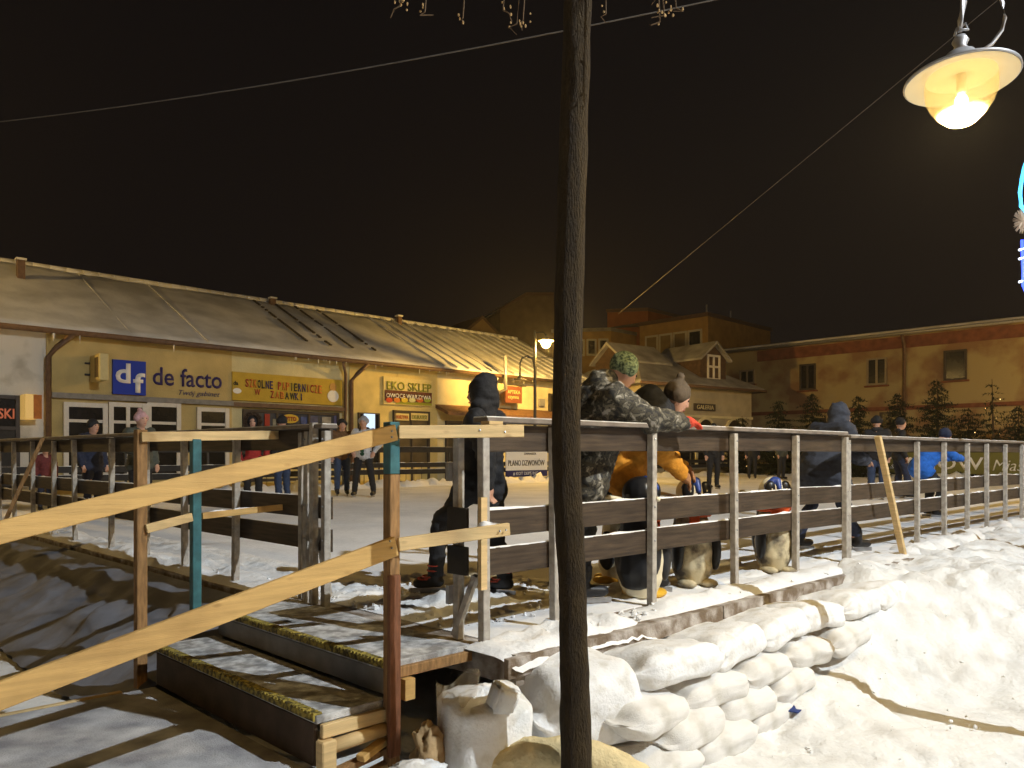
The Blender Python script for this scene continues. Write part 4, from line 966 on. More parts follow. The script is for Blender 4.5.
def block(name, label, corners, z1, m, roofm=None, z0=0):
    t = thing(name, label, "building", (corners[0]+corners[2])/2); n = len(corners)
    v = [(p.x, p.y, z0) for p in corners]+[(p.x, p.y, z1) for p in corners]
    MB().add(v, [tuple(range(n))[::-1], tuple(range(n, 2*n))]+[(i, (i+1) % n, n+(i+1) % n, n+i) for i in range(n)]).build("wall", m, t)
    cx = sum((p for p in corners), Vector())/n; v2 = [cx+(p-cx)*1.03 for p in corners]
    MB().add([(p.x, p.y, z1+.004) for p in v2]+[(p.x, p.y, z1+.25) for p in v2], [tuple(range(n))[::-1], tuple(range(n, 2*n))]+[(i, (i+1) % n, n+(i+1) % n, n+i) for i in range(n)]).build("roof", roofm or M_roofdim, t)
    return t
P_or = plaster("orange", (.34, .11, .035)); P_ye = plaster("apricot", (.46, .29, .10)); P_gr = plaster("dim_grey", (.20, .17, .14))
Xg = -GR                      # back-left direction
c0 = W(708, HZ, 50); c0.z = 0
yb = block("apricot_house", "apricot upper storey with a row of four tall windows rising behind the cream house", [c0+Xg*5.6, c0, c0+GB*9, c0+Xg*5.6+GB*9], EYE+(HZ-316)/F*50, P_ye, M_gutter)
def bwin(t, o, d, nrm, w, h, z, m=M_frame, mg=M_glass):
    mb = MB(); c = o+d
    for s_ in (-1, 1): mb.box(c+XW*s_*(w/2)-nrm*.0+Vector((0, 0, z)), XW*.07, nrm*.06, (0, 0, h/2))
    for s_ in (-1, 1): mb.box(c+Vector((0, 0, z+s_*h/2)), XW*(w/2+.06), nrm*.055, (0, 0, .07))
    q = mb.build("window", m, t); MB().box(c+Vector((0, 0, z)), XW*(w/2-.05), nrm*.03, (0, 0, h/2-.05)).build("pane", mg, q)
XW = GR
zt = EYE+(HZ-316)/F*50
for i in range(4): bwin(yb, c0, Xg*(1.0+i*1.18), GB, .98, 1.75, zt-1.75, M_frame, M_glass if i == 0 else mat("curtained_glass", (.30, .22, .10), .5, .15, 3))
# grey barrel roofed wing to the right
gw = thing("barrel_roof_hall", "grey hall with a curved roof falling to the right behind the dormer house", "building", c0+GB*6)
n = 14; pr = [(0, 0)]+[(i/n*14.5, zt+.25-3.4*(i/n)**2.2+.25*math.sin(PI*i/n)) for i in range(n+1)]+[(14.5, 0)]
v = [c0+GB*(x+.02)+Xg*.02+Vector((0, 0, z)) for x, z in pr]; v2 = [p+Xg*9 for p in v]; q_ = len(v)
MB().add(v+v2, [tuple(range(q_))[::-1], tuple(range(q_, 2*q_))]).build("wall", P_gr, gw)
MB().add(v+v2, [(i, i+1, q_+i+1, q_+i) for i in range(1, q_-2)]).build("roof", M_roofdim, gw)
for d in (3.2, 6.6): MB().tube([c0+GB*d+Xg*2+Vector((0, 0, zt-.2)), c0+GB*d+Xg*2+Vector((0, 0, zt+1.5))], .06, 6).build("vent_pipe", M_lampmetal, gw)
c1 = W(648, HZ, 56); c1.z = 0
block("orange_house", "windowless orange brown block between the tree and the apricot house", [c1+Vector((-3.0, .6, 0)), c1, c1+GB*6, c1+GB*6+Vector((-3, .6, 0))], EYE+(HZ-311)/F*56, P_or, M_gutter)
c2 = W(611, HZ, 54); c2.z = 0
tb = block("ochre_house", "low ochre storey with small windows just right of the tree trunk", [c2+Vector((-4.2, .8, 0)), c2, c2+GB*6, c2+GB*6+Vector((-4.2, .8, 0))], EYE+(HZ-331)/F*54, P_ye)
XW = Vector((1, 0, 0))
for i in range(4): bwin(tb, c2, Vector((-.55-i*.85, .12+i*.16-.06, 0)), Vector((0, 1, 0)), .6, 1.1, EYE+(HZ-347)/F*54)
# dim gables over the shop roof
def gable_house(label, px0, px1, pye, pyr, Y, m):
    a = W(px0, HZ, Y); b = W(px1, HZ, Y+2); a.z = b.z = 0; zE = EYE+(HZ-pye)/F*Y; zR = EYE+(HZ-pyr)/F*Y; mid = (a+b)/2; dp = Vector((-5, 8, 0))
    t = thing("gable_house", label, "building", mid+dp/2)
    A = [a, b, b+Vector((0, 0, zE)), mid+Vector((0, 0, zR)), a+Vector((0, 0, zE))]; Bk = [p+dp for p in A]
    MB().add(A+Bk, [(0, 1, 2, 3, 4), (9, 8, 7, 6, 5), (0, 5, 6, 1), (1, 6, 7, 2), (4, 9, 5, 0)]).build("wall", m, t)
    u_ = Vector((0, 0, .03)); w_ = Vector((0, 0, .22)); rr = MB()
    for e in (2, 4): rr.hexa([A[e]+u_, A[3]+u_, Bk[3]+u_, Bk[e]+u_], [A[e]+w_, A[3]+w_, Bk[3]+w_, Bk[e]+w_])
    rr.build("roof", M_gutter, t); return t
gable_house("dim gabled house rising over the shop roof left of the lit street lamp", 452, 512, 345, 316, 50, plaster("dim_beige", (.34, .24, .12)))
gt = thing("tall_house", "dim tall house top directly behind the lit street lamp", "building", W(540, HZ, 62).xy.to_3d())
a = W(500, HZ, 62); b = W(556, HZ, 62); a.z = b.z = 0; zz = EYE+(HZ-296)/F*62; za = EYE+(HZ-312)/F*62
A = [a, b, b+Vector((0, 0, zz)), W(526, HZ, 62).xy.to_3d()+Vector((0, 0, zz)), a+Vector((0, 0, za))]; Bk = [p+Vector((-3, 8, 0)) for p in A]
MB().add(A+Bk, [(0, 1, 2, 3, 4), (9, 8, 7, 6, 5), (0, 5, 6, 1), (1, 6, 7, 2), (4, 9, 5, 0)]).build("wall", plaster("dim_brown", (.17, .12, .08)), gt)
MB().add([p+Vector((0, 0, .03)) for p in (A[2], A[3], Bk[3], Bk[2], A[4], Bk[4])]+[p+Vector((0, 0, .3)) for p in (A[2], A[3], Bk[3], Bk[2], A[4], Bk[4])], [(0, 1, 2, 3), (6, 7, 8, 9), (1, 4, 5, 2), (7, 10, 11, 8), (0, 6, 7, 1), (1, 7, 10, 4)]).build("roof", M_gutter, gt)

# ================================================================== CONIFERS
M_need = mat("needles", (.034, .042, .014), .8, .6, 5); M_cbark = mat("conifer_bark", (.07, .045, .025), .9, .3, 9)
M_glint = emit("fairy_light", (1, .62, .22), 6)
def conifer(px, Y, z1, wid, seed, label, lights=0, sparse=1.0):
    r = random.Random(seed); p = W(px, HZ, Y); p.z = 0
    t = thing("conifer_tree", label, "tree", p, 0, "cut fir trees in front of the brick house")
    MB().tube([p, p+Vector((.05, 0, z1*.5)), p+Vector((0, 0, z1))], [.07, .045, .01], 7).build("trunk", M_cbark, t)
    mb = MB(); tips = []; z = .5
    while z < z1-.05:
        q = 1-(z/z1); L = wid*(.12+1.05*q**.75)*r.uniform(.7, 1.15); n = max(3, int((6+7*q)*sparse)); a0 = r.random()*6
        for i in range(n):
            a = a0+2*PI*i/n+r.uniform(-.3, .3); Lb = L*r.uniform(.45, 1.2); m_ = max(3, int(Lb/.085)); c = p+Vector((0, 0, z))
            d = Vector((math.cos(a), math.sin(a), r.uniform(-.25, .25)))
            for k in range(m_):
                s_ = (k+1)/m_; b = c+d*(Lb*s_)+Vector((0, 0, -.10*s_*s_+.18*s_*s_*q)); tips.append(b)
                for h in range(9):
                    ax_ = (d+Vector((r.uniform(-1, 1), r.uniform(-1, 1), r.uniform(-.8, .6)))).normalized(); sd = ax_.cross(Vector((0, 0, 1)))
                    if sd.length < .1: continue
                    sd = sd.normalized()*r.uniform(.016, .036); ln = r.uniform(.12, .26)*(.6+.5*q)
                    mb.add([b-sd, b+sd, b+ax_*ln], [(0, 1, 2)])
        z += r.uniform(.11, .18)/max(.5, sparse)
    mb.build("foliage", M_need, t)
    if lights:
        for i in range(lights):
            b = tips[int(i*len(tips)/lights)]; MB().ball(b, .015, 6, 4).build("fairy_light", M_glint, t)
conifer(778, 34, 4.0, 1.5, 1, "broad fir tree left of the hooded figure, farthest left of the row", 8)
conifer(812, 33, 4.3, 1.2, 2, "thin fir tree under the narrow window of the ochre house", 5)
conifer(858, 31, 4.0, 1.3, 3, "fir tree just right of the hooded dark blue figure", 4)
conifer(897, 32, 4.2, 1.5, 4, "bushy fir tree below the downpipe of the ochre house", 3)
conifer(937, 31, 4.7, 1.5, 5, "tall dense fir tree below the right hand window", 4)
conifer(968, 33, 3.6, 1.5, 6, "low spreading fir tree right of the tall dense one", 4)
conifer(992, 30, 4.6, 1.3, 7, "sparse fir tree with a string of fairy lights near the right edge", 26, .55)
conifer(1018, 31, 3.6, 1.6, 8, "fir tree cut by the right edge of the picture", 6)
conifer(742, 36, 3.4, 1.3, 9, "small fir tree in front of the arches of the cream house", 6)

# ================================================================== PEOPLE
def person(label, loc, face, hgt=1.75, jacket=None, trousers=None, hat=None, hatcol=None, pose=None, hood=False, skates=True, vox=.02, fur=False, gloves=None, pom=False, scarf=None, bulk_=1.0, boots=None, coat_len=0.0, lower=None, bare=False):
    """face: world angle the person looks towards (0 = +X). local +Y is forward"""
    k = hgt/1.75; J = dict(pel=(0, 0, .94), che=(0, .0, 1.27), nek=(0, .01, 1.46), hed=(0, .04, 1.61),
        shL=(-.185, 0, 1.40), shR=(.185, 0, 1.40), elL=(-.25, -.03, 1.14), elR=(.25, -.03, 1.14), wrL=(-.24, .06, .91), wrR=(.24, .06, .91),
        hiL=(-.095, 0, .92), hiR=(.095, 0, .92), knL=(-.105, .03, .52), knR=(.105, .03, .52), anL=(-.11, -.01, .12), anR=(.11, -.01, .12), hdir=(0, 1, 0))
    if pose: J.update(pose)
    J = {a: Vector(b) if a == 'hdir' else Vector(b)*k for a, b in J.items()}
    t = thing("person", label, "person", loc, face-PI/2)
    T = t
    fwd = J['hdir'].normalized(); hc = J['hed']; upv = (hc-J['nek']).normalized(); upv = (upv-fwd*upv.dot(fwd)).normalized(); rt = fwd.cross(upv).normalized()
    rot = Matrix((rt, fwd, upv)).transposed()
    def hp(x, y, z): return hc+(rt*x+fwd*y+upv*z)*k
    sh = [('e', hc, Vector((.078, .098, .118))*k, rot), ('e', hp(0, .03, -.06), Vector((.058, .06, .065))*k, rot), ('c', hp(0, -.01, -.06), J['nek'], .058*k, .062*k),
          ('c', hp(0, .090, .012), hp(0, .102, -.020), .011*k, .014*k), ('e', hp(.08, -.005, -.01), Vector((.014, .024, .036))*k, rot), ('e', hp(-.08, -.005, -.01), Vector((.014, .024, .036))*k, rot),
          ('c', J['nek'], J['che'], .07*k, .13*k), ('c', J['che'], J['pel'], .13*k, .13*k)]
    hands = []
    for s_ in 'LR':
        sg_ = -1 if s_ == 'L' else 1
        sh += [('c', J['che']+Vector((sg_*.09*k, 0, .08*k)), J['sh'+s_], .075*k, .062*k), ('c', J['sh'+s_], J['el'+s_], .055*k, .042*k), ('c', J['el'+s_], J['wr'+s_], .042*k, .029*k),
               ('c', J['pel'], J['hi'+s_], .11*k, .095*k), ('c', J['hi'+s_], J['kn'+s_], .088*k, .06*k), ('c', J['kn'+s_], J['an'+s_], .058*k, .042*k)]
        w = J['wr'+s_]; d = (w-J['el'+s_]).normalized(); sd = d.cross(Vector((0, 1, .2))).normalized()
        if abs(d.y) > .8: sd = d.cross(Vector((0, 0, 1))).normalized()
        up2 = sd.cross(d); h_ = [('c', w, w+d*.05*k, .030*k, .036*k), ('c', w+d*.05*k+sd*.018*k, w+d*.075*k, .026*k, .026*k)]
        for i, (o_, ln) in enumerate(((-.030, .062), (-.010, .072), (.011, .066), (.030, .052))):
            b = w+d*.085*k+sd*o_*k; mdl = b+d*ln*.55*k-up2*.012*k; h_ += [('c', b, mdl, .0105*k, .010*k), ('c', mdl, mdl+d*ln*.4*k-up2*.026*k, .0098*k, .008*k)]
        th = w+d*.035*k-sd*.034*k; h_ += [('c', th, th+d*.035*k-sd*.022*k-up2*.012*k, .0125*k, .011*k), ('c', th+d*.035*k-sd*.022*k-up2*.012*k, th+d*.062*k-sd*.022*k-up2*.026*k, .0105*k, .009*k)]
        hands.append(h_)
        if not gloves: sh += h_
    body = blob("body", sh, max(.011, vox*.8), M_skin, T, smooth=2)
    for s_ in (-1, 1): MB().ball(hp(s_*.031, .084, .022), Vector((.012, .008, .009))*k, 8, 6, rot).build("eye", M_eye, T, True, True)
    MB().ball(hp(0, .090, -.058), Vector((.024, .010, .007))*k, 8, 6, rot).build("mouth", M_lip, T, True, True)
    if gloves:
        for h_ in hands: blob("glove", [(a[0], a[1], a[2], a[3]*1.22, a[4]*1.22) for a in h_], .0085 if vox < .018 else .012, gloves, T, smooth=2)
    # jacket
    b_ = bulk_; js = [('c', J['nek']-Vector((0, 0, .035*k)), J['che'], .082*k, .155*k*b_), ('c', J['che'], J['pel'], .155*k*b_, .158*k*b_)]
    for s_ in 'LR':
        sg_ = -1 if s_ == 'L' else 1
        js += [('c', J['che']+Vector((sg_*.07*k, 0, .06*k)), J['sh'+s_], .115*k*b_, .085*k*b_), ('c', J['sh'+s_], J['el'+s_], .082*k*b_, .064*k*b_), ('c', J['el'+s_], J['wr'+s_], .064*k*b_, .047*k*b_)]
        m1 = J['el'+s_].lerp(J['wr'+s_], .5); js.append(('e', m1, (.062*k*b_,)*3)); js.append(('e', J['el'+s_], (.072*k*b_,)*3))
        if coat_len: js.append(('c', J['pel']+Vector((sg_*.05*k, 0, 0)), J['hi'+s_].lerp(J['kn'+s_], coat_len), .14*k*b_, .125*k*b_))
        else: js.append(('c', J['pel'], J['hi'+s_]-Vector((0, 0, .03*k)), .14*k*b_, .12*k*b_))
    jo = blob("jacket", js, vox, jacket, T, smooth=5)
    if hood is not None and hat != 'hood':     # lowered hood / collar
        blob("collar", [('c', J['nek']+Vector((-.07*k, -.045*k, .0)), J['nek']+Vector((.07*k, -.045*k, 0)), .05*k, .05*k), ('c', J['nek']+Vector((-.07*k, .03*k, -.02*k)), J['nek']+Vector((.07*k, .03*k, -.02*k)), .032*k, .032*k)], .014, scarf or jacket, T)
    ts = []
    for s_ in 'LR': ts += [('c', J['pel'], J['hi'+s_], .128*k, .112*k), ('c', J['hi'+s_], J['kn'+s_], .108*k, .078*k), ('c', J['kn'+s_], J['an'+s_]+Vector((0, 0, .02*k)), .077*k, .062*k)]
    blob("trousers", ts, vox, trousers, T, smooth=4)
    for s_ in 'LR':
        an = J['an'+s_]; f_ = J.get('ft'+s_, Vector((0, 1, 0))*1.0); f_ = f_.normalized()
        bt = blob("skate" if skates else "boot", [('c', an+Vector((0, 0, .10*k)), an-Vector((0, 0, .02*k)), .058*k, .055*k), ('c', an-Vector((0, 0, .035*k))-f_*.03*k, an-Vector((0, 0, .045*k))+f_*.15*k, .046*k, .042*k)], .012, boots or M_boot, T, smooth=2)
        if skates: MB().beam(an-f_*.09*k-Vector((0, 0, .105*k)), an+f_*.21*k-Vector((0, 0, .105*k)), .006, .038).build("blade", M_steel, bt, True)
    hm = hatcol or cloth("dark_knit", (.02, .02, .022))
    if hat == 'beanie':
        hs_ = [('e', hp(0, -.018, .045), Vector((.094, .108, .105))*k, rot), ('c', hp(-.05, -.01, .03), hp(.05, -.01, .03), .075*k, .075*k)]
        if pom: hs_.append(('e', hp(0, -.05, .165), (.035*k,)*3))
        ho = blob("hat", hs_, .013, hm, T, smooth=2)
        ho["_cut"] = 1
    elif hat == 'hood':
        blob("hood", [('e', hp(0, -.035, .02), Vector((.115, .125, .155))*k, rot), ('c', hp(0, -.08, .1), hp(0, -.11, .13), .06*k, .03*k), ('c', hp(-.08, -.02, -.1), hp(.08, -.02, -.1), .075*k, .075*k), ('c', hp(0, -.06, -.06), J['nek'], .10*k, .12*k)], .015, hm, T, smooth=3)
    elif hat is None:
        blob("hair", [('e', hp(0, -.02, .035), Vector((.088, .10, .10))*k, rot), ('c', hp(0, -.05, .0), hp(0, -.06, -.07), .075*k, .055*k)], .014, hm if hatcol else M_hair, T, smooth=2)
    if fur:
        fb = MB(); rr = random.Random(4)
        for i in range(420):
            a = 2*PI*rr.random(); b = hp(.125*math.cos(a), .055+rr.uniform(-.03, .03), .01+.15*math.sin(a)); dv = (rt*math.cos(a)+upv*math.sin(a)+fwd*rr.uniform(-.6, .8)).normalized()
            fb.tube([b-dv*.02*k, b+dv*rr.uniform(.03, .075)*k], [.014, .002], 4)
        fb.build("fur_trim", M_hair, T, True)
    return t
def ice(px, Y): p = W(px, HZ, Y); p.z = .602; return p
def faceto(a): return math.radians(a)
BLK = cloth("black", (.018, .018, .02)); NAV = cloth("navy", (.022, .028, .055)); JEAN = cloth("jeans", (.035, .055, .11)); RED = cloth("red", (.36, .03, .025)); BRN = cloth("brown", (.15, .08, .035)); WHT = cloth("white_grey", (.50, .50, .52)); GRYC = cloth("grey_green", (.07, .075, .06)); PNK = cloth("pink", (.52, .30, .30)); BLU = cloth("bright_blue", (.02, .13, .50)); ORG = cloth("orange", (.50, .21, .018)); DBL = cloth("slate_blue", (.034, .038, .052)); GRN = cloth("dark_green", (.015, .06, .03))
# hooded skater by the gate, left leg trailing
t = person("black hooded skater at the gate opening striding left with one knee bent", ice(486, 5.18), faceto(158), 1.56, BLK, BLK, 'hood', BLK, vox=.015, coat_len=.22, bulk_=1.12,
    pose=dict(pel=(0, .04, .92), che=(0, .03, 1.24), nek=(0, .03, 1.43), hed=(0, .05, 1.58), shL=(-.19, .0, 1.38), shR=(.19, .0, 1.38), elL=(-.25, -.10, 1.12), elR=(.25, .12, 1.12), wrL=(-.22, -.12, .88), wrR=(.2, .3, 1.0),
    hiL=(-.10, .05, .90), knL=(-.13, .33, .58), anL=(-.13, .38, .14), knR=(.09, -.03, .50), anR=(.10, -.12, .12), ftL=(-.1, 1, -.05), hdir=(-.1, 1, -.05)))
M_lace = mat("red_lace", (.42, .06, .03), .6, .1, 30)
for ch in list(t.children):
    if ch.name.startswith("skate"):
        an = Vector((-.13, .38, .14))*(1.56/1.75) if ch.name == min((c_.name for c_ in t.children if c_.name.startswith("skate"))) else Vector((.10, -.12, .12))*(1.56/1.75)
        for dz, dy in ((.085, .0), (.05, .005), (.005, .05), (-.012, .09)): MB().lathe(an+Vector((0, dy*.9, dz)), [(.053, -.006), (.058, 0), (.053, .006)], 18).build("lace", M_lace, ch, True, True)
# camouflage kid leaning over the rail
cm = person("person in a camouflage jacket and speckled green hat leaning over the rail", ice(593, 5.02), faceto(12), 1.72, M_camo, BLK, 'beanie', mat("speckled_knit", (.05, .08, .05), .9, 0, 60, .4, 120, col2=(.30, .38, .22), thr=(.4, .6)), vox=.014, gloves=cloth("red_glove", (.55, .06, .03)), coat_len=.35, bulk_=1.34, skates=True,
    pose=dict(pel=(0, -.08, .93), che=(0, .04, 1.24), nek=(0, .15, 1.44), hed=(0, .22, 1.575), hiL=(-.1, -.12, .92), hiR=(.1, -.10, .92), knL=(-.11, -.12, .53), knR=(.11, -.08, .53), anL=(-.12, -.17, .13), anR=(.12, -.12, .13), shL=(-.2, .08, 1.38), shR=(.2, .08, 1.38), elL=(-.26, .26, 1.22), elR=(.25, .31, 1.235), wrL=(-.12, .46, 1.22), wrR=(.22, .56, 1.225), hdir=(-.15, 1, -.55)), scarf=M_camo)
blob("lowered_hood", [('c', Vector((-.09, .02, 1.44)), Vector((.09, .02, 1.44)), .085, .085), ('c', Vector((-.05, -.05, 1.38)), Vector((.05, -.05, 1.38)), .08, .08), ('c', Vector((0, .05, 1.47)), Vector((0, .10, 1.50)), .10, .085)], .014, M_camo, cm)
og = person("person in an orange jacket and brown bobble hat stooping behind a penguin aid", ice(645, 5.45), faceto(-8), 1.66, ORG, BLK, 'beanie', cloth("brown_knit", (.085, .062, .04)), vox=.015, pom=True, coat_len=.12, bulk_=1.25, scarf=BLK, gloves=cloth("tan_glove", (.30, .14, .06)),
    pose=dict(pel=(0, -.16, .90), che=(0, .02, 1.22), nek=(0, .12, 1.37), hed=(0, .24, 1.47), shL=(-.19, .08, 1.32), shR=(.19, .08, 1.32), elL=(-.24, .14, 1.06), elR=(.24, .12, 1.05), wrL=(-.16, .30, .94), wrR=(.17, .26, .90), hiL=(-.1, -.15, .88), hiR=(.1, -.15, .88), knL=(-.12, -.02, .50), knR=(.12, 0, .50), hdir=(-.1, 1, -.5)))
blob("dark_shawl", [('c', Vector((-.15, .05, 1.27)), Vector((.15, .05, 1.27)), .145, .145), ('c', Vector((-.10, .02, 1.37)), Vector((.10, .04, 1.37)), .125, .125), ('c', Vector((-.06, .10, 1.30)), Vector((.06, .12, 1.30)), .10, .10)], .015, BLK, og)
person("stooping figure in slate blue coat and hood skating behind the railing", ice(824, 7.5), faceto(20), 1.62, DBL, NAV, 'hood', DBL, vox=.017, coat_len=.45, bulk_=1.38,
    pose=dict(pel=(0, -.08, .90), che=(0, .08, 1.20), nek=(0, .16, 1.37), hed=(0, .24, 1.47), shL=(-.2, .1, 1.32), shR=(.2, .1, 1.32), elL=(-.27, .16, 1.06), elR=(.27, .18, 1.06), wrL=(-.2, .38, 1.0), wrR=(.2, .38, 1.0), knR=(.12, .16, .52), anR=(.14, .32, .13), knL=(-.12, -.06, .52), anL=(-.16, -.2, .13), hdir=(.2, 1, -.2)))
person("skater in dark jacket and blue jeans seen just right of the timber prop", ice(877, 15.8), faceto(75), 1.80, BLK, JEAN, 'beanie', BLK, coat_len=.1)
person("skater in navy trousers looking right beside the one in blue jeans", ice(899, 16.2), faceto(-10), 1.78, BLK, NAV, 'beanie', BLK, pose=dict(knR=(.12, .12, .52), anR=(.12, .16, .12)))
person("skater in a bright blue jacket bending forward in front of the green banner", ice(932, 11.6), faceto(5), 1.62, BLU, BLK, 'beanie', NAV, bulk_=1.15, coat_len=.1,
    pose=dict(pel=(0, -.22, .82), che=(0, .0, 1.10), nek=(0, .14, 1.27), hed=(0, .24, 1.36), shL=(-.19, .06, 1.2), shR=(.19, .06, 1.2), elL=(-.24, .2, 1.02), elR=(.24, .22, 1.02), wrL=(-.15, .42, .98), wrR=(.15, .42, .98), hiL=(-.1, -.2, .8), hiR=(.1, -.2, .8), knL=(-.12, .06, .50), knR=(.12, .1, .5), hdir=(0, 1, -.2)))
person("dark figure standing on the ice behind the first penguin aid", ice(713, 20.5), faceto(-80), 1.82, BLK, BLK, 'beanie', BLK)
person("dark bystander by the far railing left of the second penguin aid", ice(752, 28.5), faceto(-100), 1.75, BLK, BLK, 'beanie', BLK, vox=.026)
person("dark bystander by the far railing right above the second penguin aid", ice(781, 27.5), faceto(-60), 1.8, GRYC, BLK, None, None, vox=.026)
person("person in a red jacket with a black fur hood near the dark shop window", ice(253, 14.2), faceto(-75), 1.72, RED, BLK, 'hood', BLK, fur=True, pose=dict(elL=(-.28, .04, 1.14), elR=(.28, .04, 1.14)))
person("person in black hat and blue jeans right of the red jacket", ice(283, 14.6), faceto(150), 1.74, BLK, JEAN, 'beanie', BLK)
person("person in brown jacket and black hat beside the downpipe", ice(342, 17.3), faceto(-70), 1.80, BRN, JEAN, 'beanie', BLK)
t = person("skater in an open white grey jacket over green with hands at the hips", ice(364, 16.8), faceto(-95), 1.84, WHT, BLK, 'beanie', cloth("grey_knit", (.30, .30, .31)), bulk_=1.05, scarf=BLK,
    pose=dict(elL=(-.36, -.06, 1.18), elR=(.36, -.06, 1.18), wrL=(-.24, .05, .98), wrR=(.24, .05, .98), knL=(-.16, .03, .52), knR=(.16, .03, .52), anL=(-.21, 0, .12), anR=(.21, 0, .12)))
blob("shirt_front", [('c', Vector((0, .10, 1.40)), Vector((0, .105, .98)), .07, .075)], .018, GRN, t)
person("person in navy jacket and black hat bending behind the left railing", ice(92, 12), faceto(-20), 1.55, NAV, NAV, 'beanie', BLK, bulk_=1.15)
person("person in a grey green jacket and pink hat behind the brown stair post", ice(140, 11), faceto(-30), 1.62, GRYC, BLK, 'beanie', PNK, bulk_=1.15, pom=True, pose=dict(elR=(.28, .1, 1.14), wrR=(.24, .34, 1.06)))
person("small child in a dark red jacket behind the left railing", ice(45, 12.5), faceto(-40), 1.15, cloth("dark_red", (.14, .03, .03)), NAV, 'beanie', BLK)

# ================================================================== PENGUIN SKATING AIDS
M_cream = mat("cream_plastic", (.66, .58, .40), .5, 0, 16, .15, 60, col2=(.70, .63, .46), thr=(.3, .6))
M_dirty = mat("scuffed_cream_plastic", (.07, .055, .04), .6, 0, 9, .1, 60, col2=(.56, .48, .31), thr=(.36, .58), detail=12)
M_pblk = mat("black_plastic", (.014, .014, .016), .35, .2, 20); M_pblue = mat("blue_plastic", (.03, .06, .24), .35, .1, 20); M_por = mat("orange_plastic", (.70, .10, .02), .45, .06, 20); M_pye = mat("yellow_plastic", (.62, .36, .03), .45, .1, 20)
def penguin(label, px, Y, face, belly, k=.84):
    p = ice(px, Y); t = thing("penguin_skating_aid", label, "skating aid", p, face-PI/2, "penguin skating aids beside the railing"); x = k/.84
    S_ = lambda a: tuple(q*x for q in a)
    blob("body", [('e', S_((0, 0, .26)), S_((.165, .15, .24))), ('c', S_((0, 0, .13)), S_((0, -.01, .50)), .155*x, .125*x)], .012, belly, t)
    blob("back", [('c', S_((0, -.045, .18)), S_((0, -.05, .52)), .145*x, .115*x), ('e', S_((0, -.05, .3)), S_((.168, .12, .24)))], .012, M_pblk, t)
    blob("head", [('e', S_((0, 0, .70)), S_((.125, .115, .12)))], .01, M_pblk if belly is M_cream else M_cream, t)
    blob("muzzle", [('e', S_((0, .095, .665)), S_((.055, .05, .04)))], .008, M_white_p, t)
    blob("forehead", [('c', S_((0, .07, .785)), S_((.0, .112, .715)), .035*x, .022*x), ('c', S_((.02, .06, .79)), S_((.085, .06, .74)), .034*x, .03*x)], .008, M_pblue, t)
    for s_ in (-1, 1):
        e = MB(); e.ball(S_((s_*.068, .082, .715)), S_((.050, .034, .072)), 14, 10); eo = e.build("eye_patch", M_pblk, t, True, True)
        MB().ball(S_((s_*.066, .114, .715)), S_((.008, .005, .009)), 8, 6).build("eye", M_cream, eo, True, True)
        blob("flipper", [('e', S_((s_*.150, .075, .27)), S_((.038, .075, .16)))], .01, M_pblk, t)
        blob("foot", [('e', S_((s_*.085, .085, .025)), S_((.07, .115, .032)))], .01, M_pye if belly is M_cream else M_dirty, t)
        MB().tube([S_((s_*.09, -.08, .66)), S_((s_*.16, -.17, .68)), S_((s_*.2, -.21, .68))], .016*x, 8).build("handle", M_cream, t, True, True)
    blob("beak", [('c', S_((0, .12, .69)), S_((0, .165, .675)), .018*x, .008*x)], .007, M_pblk, t)
    sc = MB(); sc.lathe((0, 0, .555*x), [(.135*x, -.035*x), (.15*x, -.02*x), (.15*x, .02*x), (.13*x, .04*x)], 28); sc.build("scarf", M_por, t, True, True)
    MB().box(S_((.05, .145, .50)), (.04*x, 0, 0), (0, .012*x, 0), (0, 0, .05*x)).build("scarf_end", M_por, t, True, bevel=.006)
    return t
penguin("scuffed penguin aid facing the camera between the two middle posts", 692, 5.62, math.radians(-78), M_dirty)
penguin("dirty penguin aid with orange scarf behind the post left of the stooping blue figure", 773, 6.25, math.radians(-82), M_dirty, .82)
penguin("penguin aid turned away showing its black back behind the post right of the tree", 640, 5.12, math.radians(60), M_cream, .86)
penguin("pale penguin aid seen from the side between the tree and the black backed one", 617, 5.75, math.radians(170), M_cream, .8)

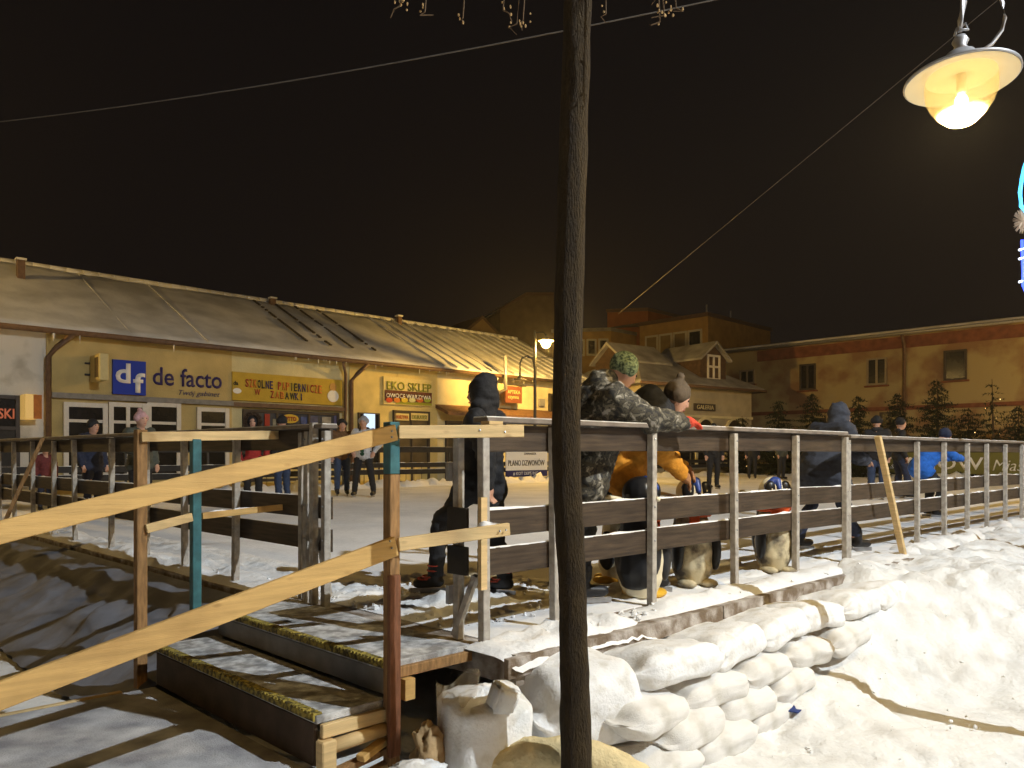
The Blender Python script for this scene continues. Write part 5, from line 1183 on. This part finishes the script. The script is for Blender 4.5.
# small clumps of snow and ice crumbs
def crumbs(name, n, fn, r0, r1, m, seed):
    r = random.Random(seed); mb = MB(); bm = bmesh.new(); bmesh.ops.create_icosphere(bm, subdivisions=1, radius=1)
    base = [v.co.copy() for v in bm.verts]; fs = [tuple(v.index for v in f.verts) for f in bm.faces]; bm.free()
    for i in range(n):
        p = fn(r); q = r0+(r1-r0)*r.random()**3; rot = Matrix.Rotation(r.random()*6, 3, 'Z') @ Matrix.Rotation(r.random()*6, 3, 'X'); sc = Vector((r.uniform(.6, 1.3), r.uniform(.6, 1.3), r.uniform(.5, .9)))
        mb.add([p+Vector((0, 0, q*.25))+rot @ Vector((b.x*sc.x, b.y*sc.y, b.z*sc.z))*q*r.uniform(.72, 1.15) for b in base], fs)
    return stuff(mb.build(name, m, None))
def rough_snow(name, u0, u1, v0, v1, amp, seed, st=.025):
    nx = int((u1-u0)/st); ny = int((v1-v0)/st); v = []; f = []
    for j in range(ny+1):
        for i in range(nx+1):
            u = u0+i*st; w = v0+j*st; p = R(u, w, 0); e = min(i/nx, 1-i/nx, j/ny, 1-j/ny)
            h = amp*(.5*fbm(p.x*2.4, p.y*2.4, seed)+.5*(.55-abs(fbm(p.x*6, p.y*6, seed+4)))+.45*fbm(p.x*15, p.y*15, seed+7)); v.append((p.x, p.y, .602+max(-.01, h)*sstep(e, 0, .16)-.012*(1-sstep(e, 0, .16))))
    for j in range(ny):
        for i in range(nx): a = j*(nx+1)+i; f.append((a, a+1, a+nx+2, a+nx+1))
    return stuff(link(name, pymesh(name, v, f), M_snow, smooth=True))
rough_snow("churned_snow", .0, 1.9, .25, 2.3, .05, 2); rough_snow("churned_snow", .02, .9, 2.0, 7, .045, 5, .035); rough_snow("churned_snow", .9, 6, .05, .75, .04, 8, .03)
crumbs("snow_crumbs", 260, lambda r: R(r.uniform(.05, 1.6), r.uniform(.25, 1.9), .606), .005, .03, M_snow, 1)
crumbs("snow_crumbs", 120, lambda r: R(r.uniform(-.02, .25), r.uniform(1.8, 6), .603), .01, .035, M_snow, 2)
crumbs("snow_crumbs", 160, lambda r: R(r.uniform(.2, 4.2), r.uniform(-.25, -.03), .61), .008, .03, M_snow, 3)
def gc(r):
    x, y = r.uniform(.9, 6), r.uniform(2.6, 6.4); return Vector((x, y, max(0, ground_h(x, y))))
crumbs("snow_crumbs", 420, gc, .004, .014, M_snow, 4)

# ------------------------------------------------------------------ bake the remeshed clothing and bodies
bpy.context.view_layer.update()
dg = bpy.context.evaluated_depsgraph_get()
new = [(o, bpy.data.meshes.new_from_object(o.evaluated_get(dg))) for o in REMESH]
for o, me in new:
    old_me = o.data; o.modifiers.clear(); me.name = o.name
    if not me.materials and old_me.materials: me.materials.append(old_me.materials[0])
    o.data = me
    for p in me.polygons: p.use_smooth = True
    kind = o.name.split('.')[0]
    if kind in ("jacket", "trousers", "hood", "lowered_hood", "dark_shawl", "collar"):
        amp = .016 if kind == "jacket" else .013; me.calc_loop_triangles(); nrm = [v.normal.copy() for v in me.vertices]; sd = hash(o.name) % 17 if False else len(me.vertices) % 17
        for v, nn in zip(me.vertices, nrm):
            c = v.co; a = fbm(c.x*5+sd, c.y*5, c.z*11, 3); b = fbm(c.x*13, c.y*13+sd, c.z*24, 2)
            v.co += nn*amp*((.45-abs(a)*1.7)+.35*b)
    if "_cut" in o: del o["_cut"]

# ------------------------------------------------------------------ thin haze added to give the lamps a faint halo
hz = MB().box((10, 110, 7.5), (256, 0, 0), (0, 256, 0), (0, 0, 8.7)).build("haze", None); stuff(hz)
mh = bpy.data.materials.new("haze"); mh.use_nodes = True; n = mh.node_tree.nodes; n.remove(n["Principled BSDF"])
pv = n.new("ShaderNodeVolumePrincipled"); pv.inputs["Color"].default_value = (.95, .92, .90, 1); pv.inputs["Density"].default_value = .0008; pv.inputs["Anisotropy"].default_value = .6
mh.node_tree.links.new(pv.outputs[0], n["Material Output"].inputs["Volume"]); hz.data.materials.append(mh)
scene.cycles.volume_bounces = 0
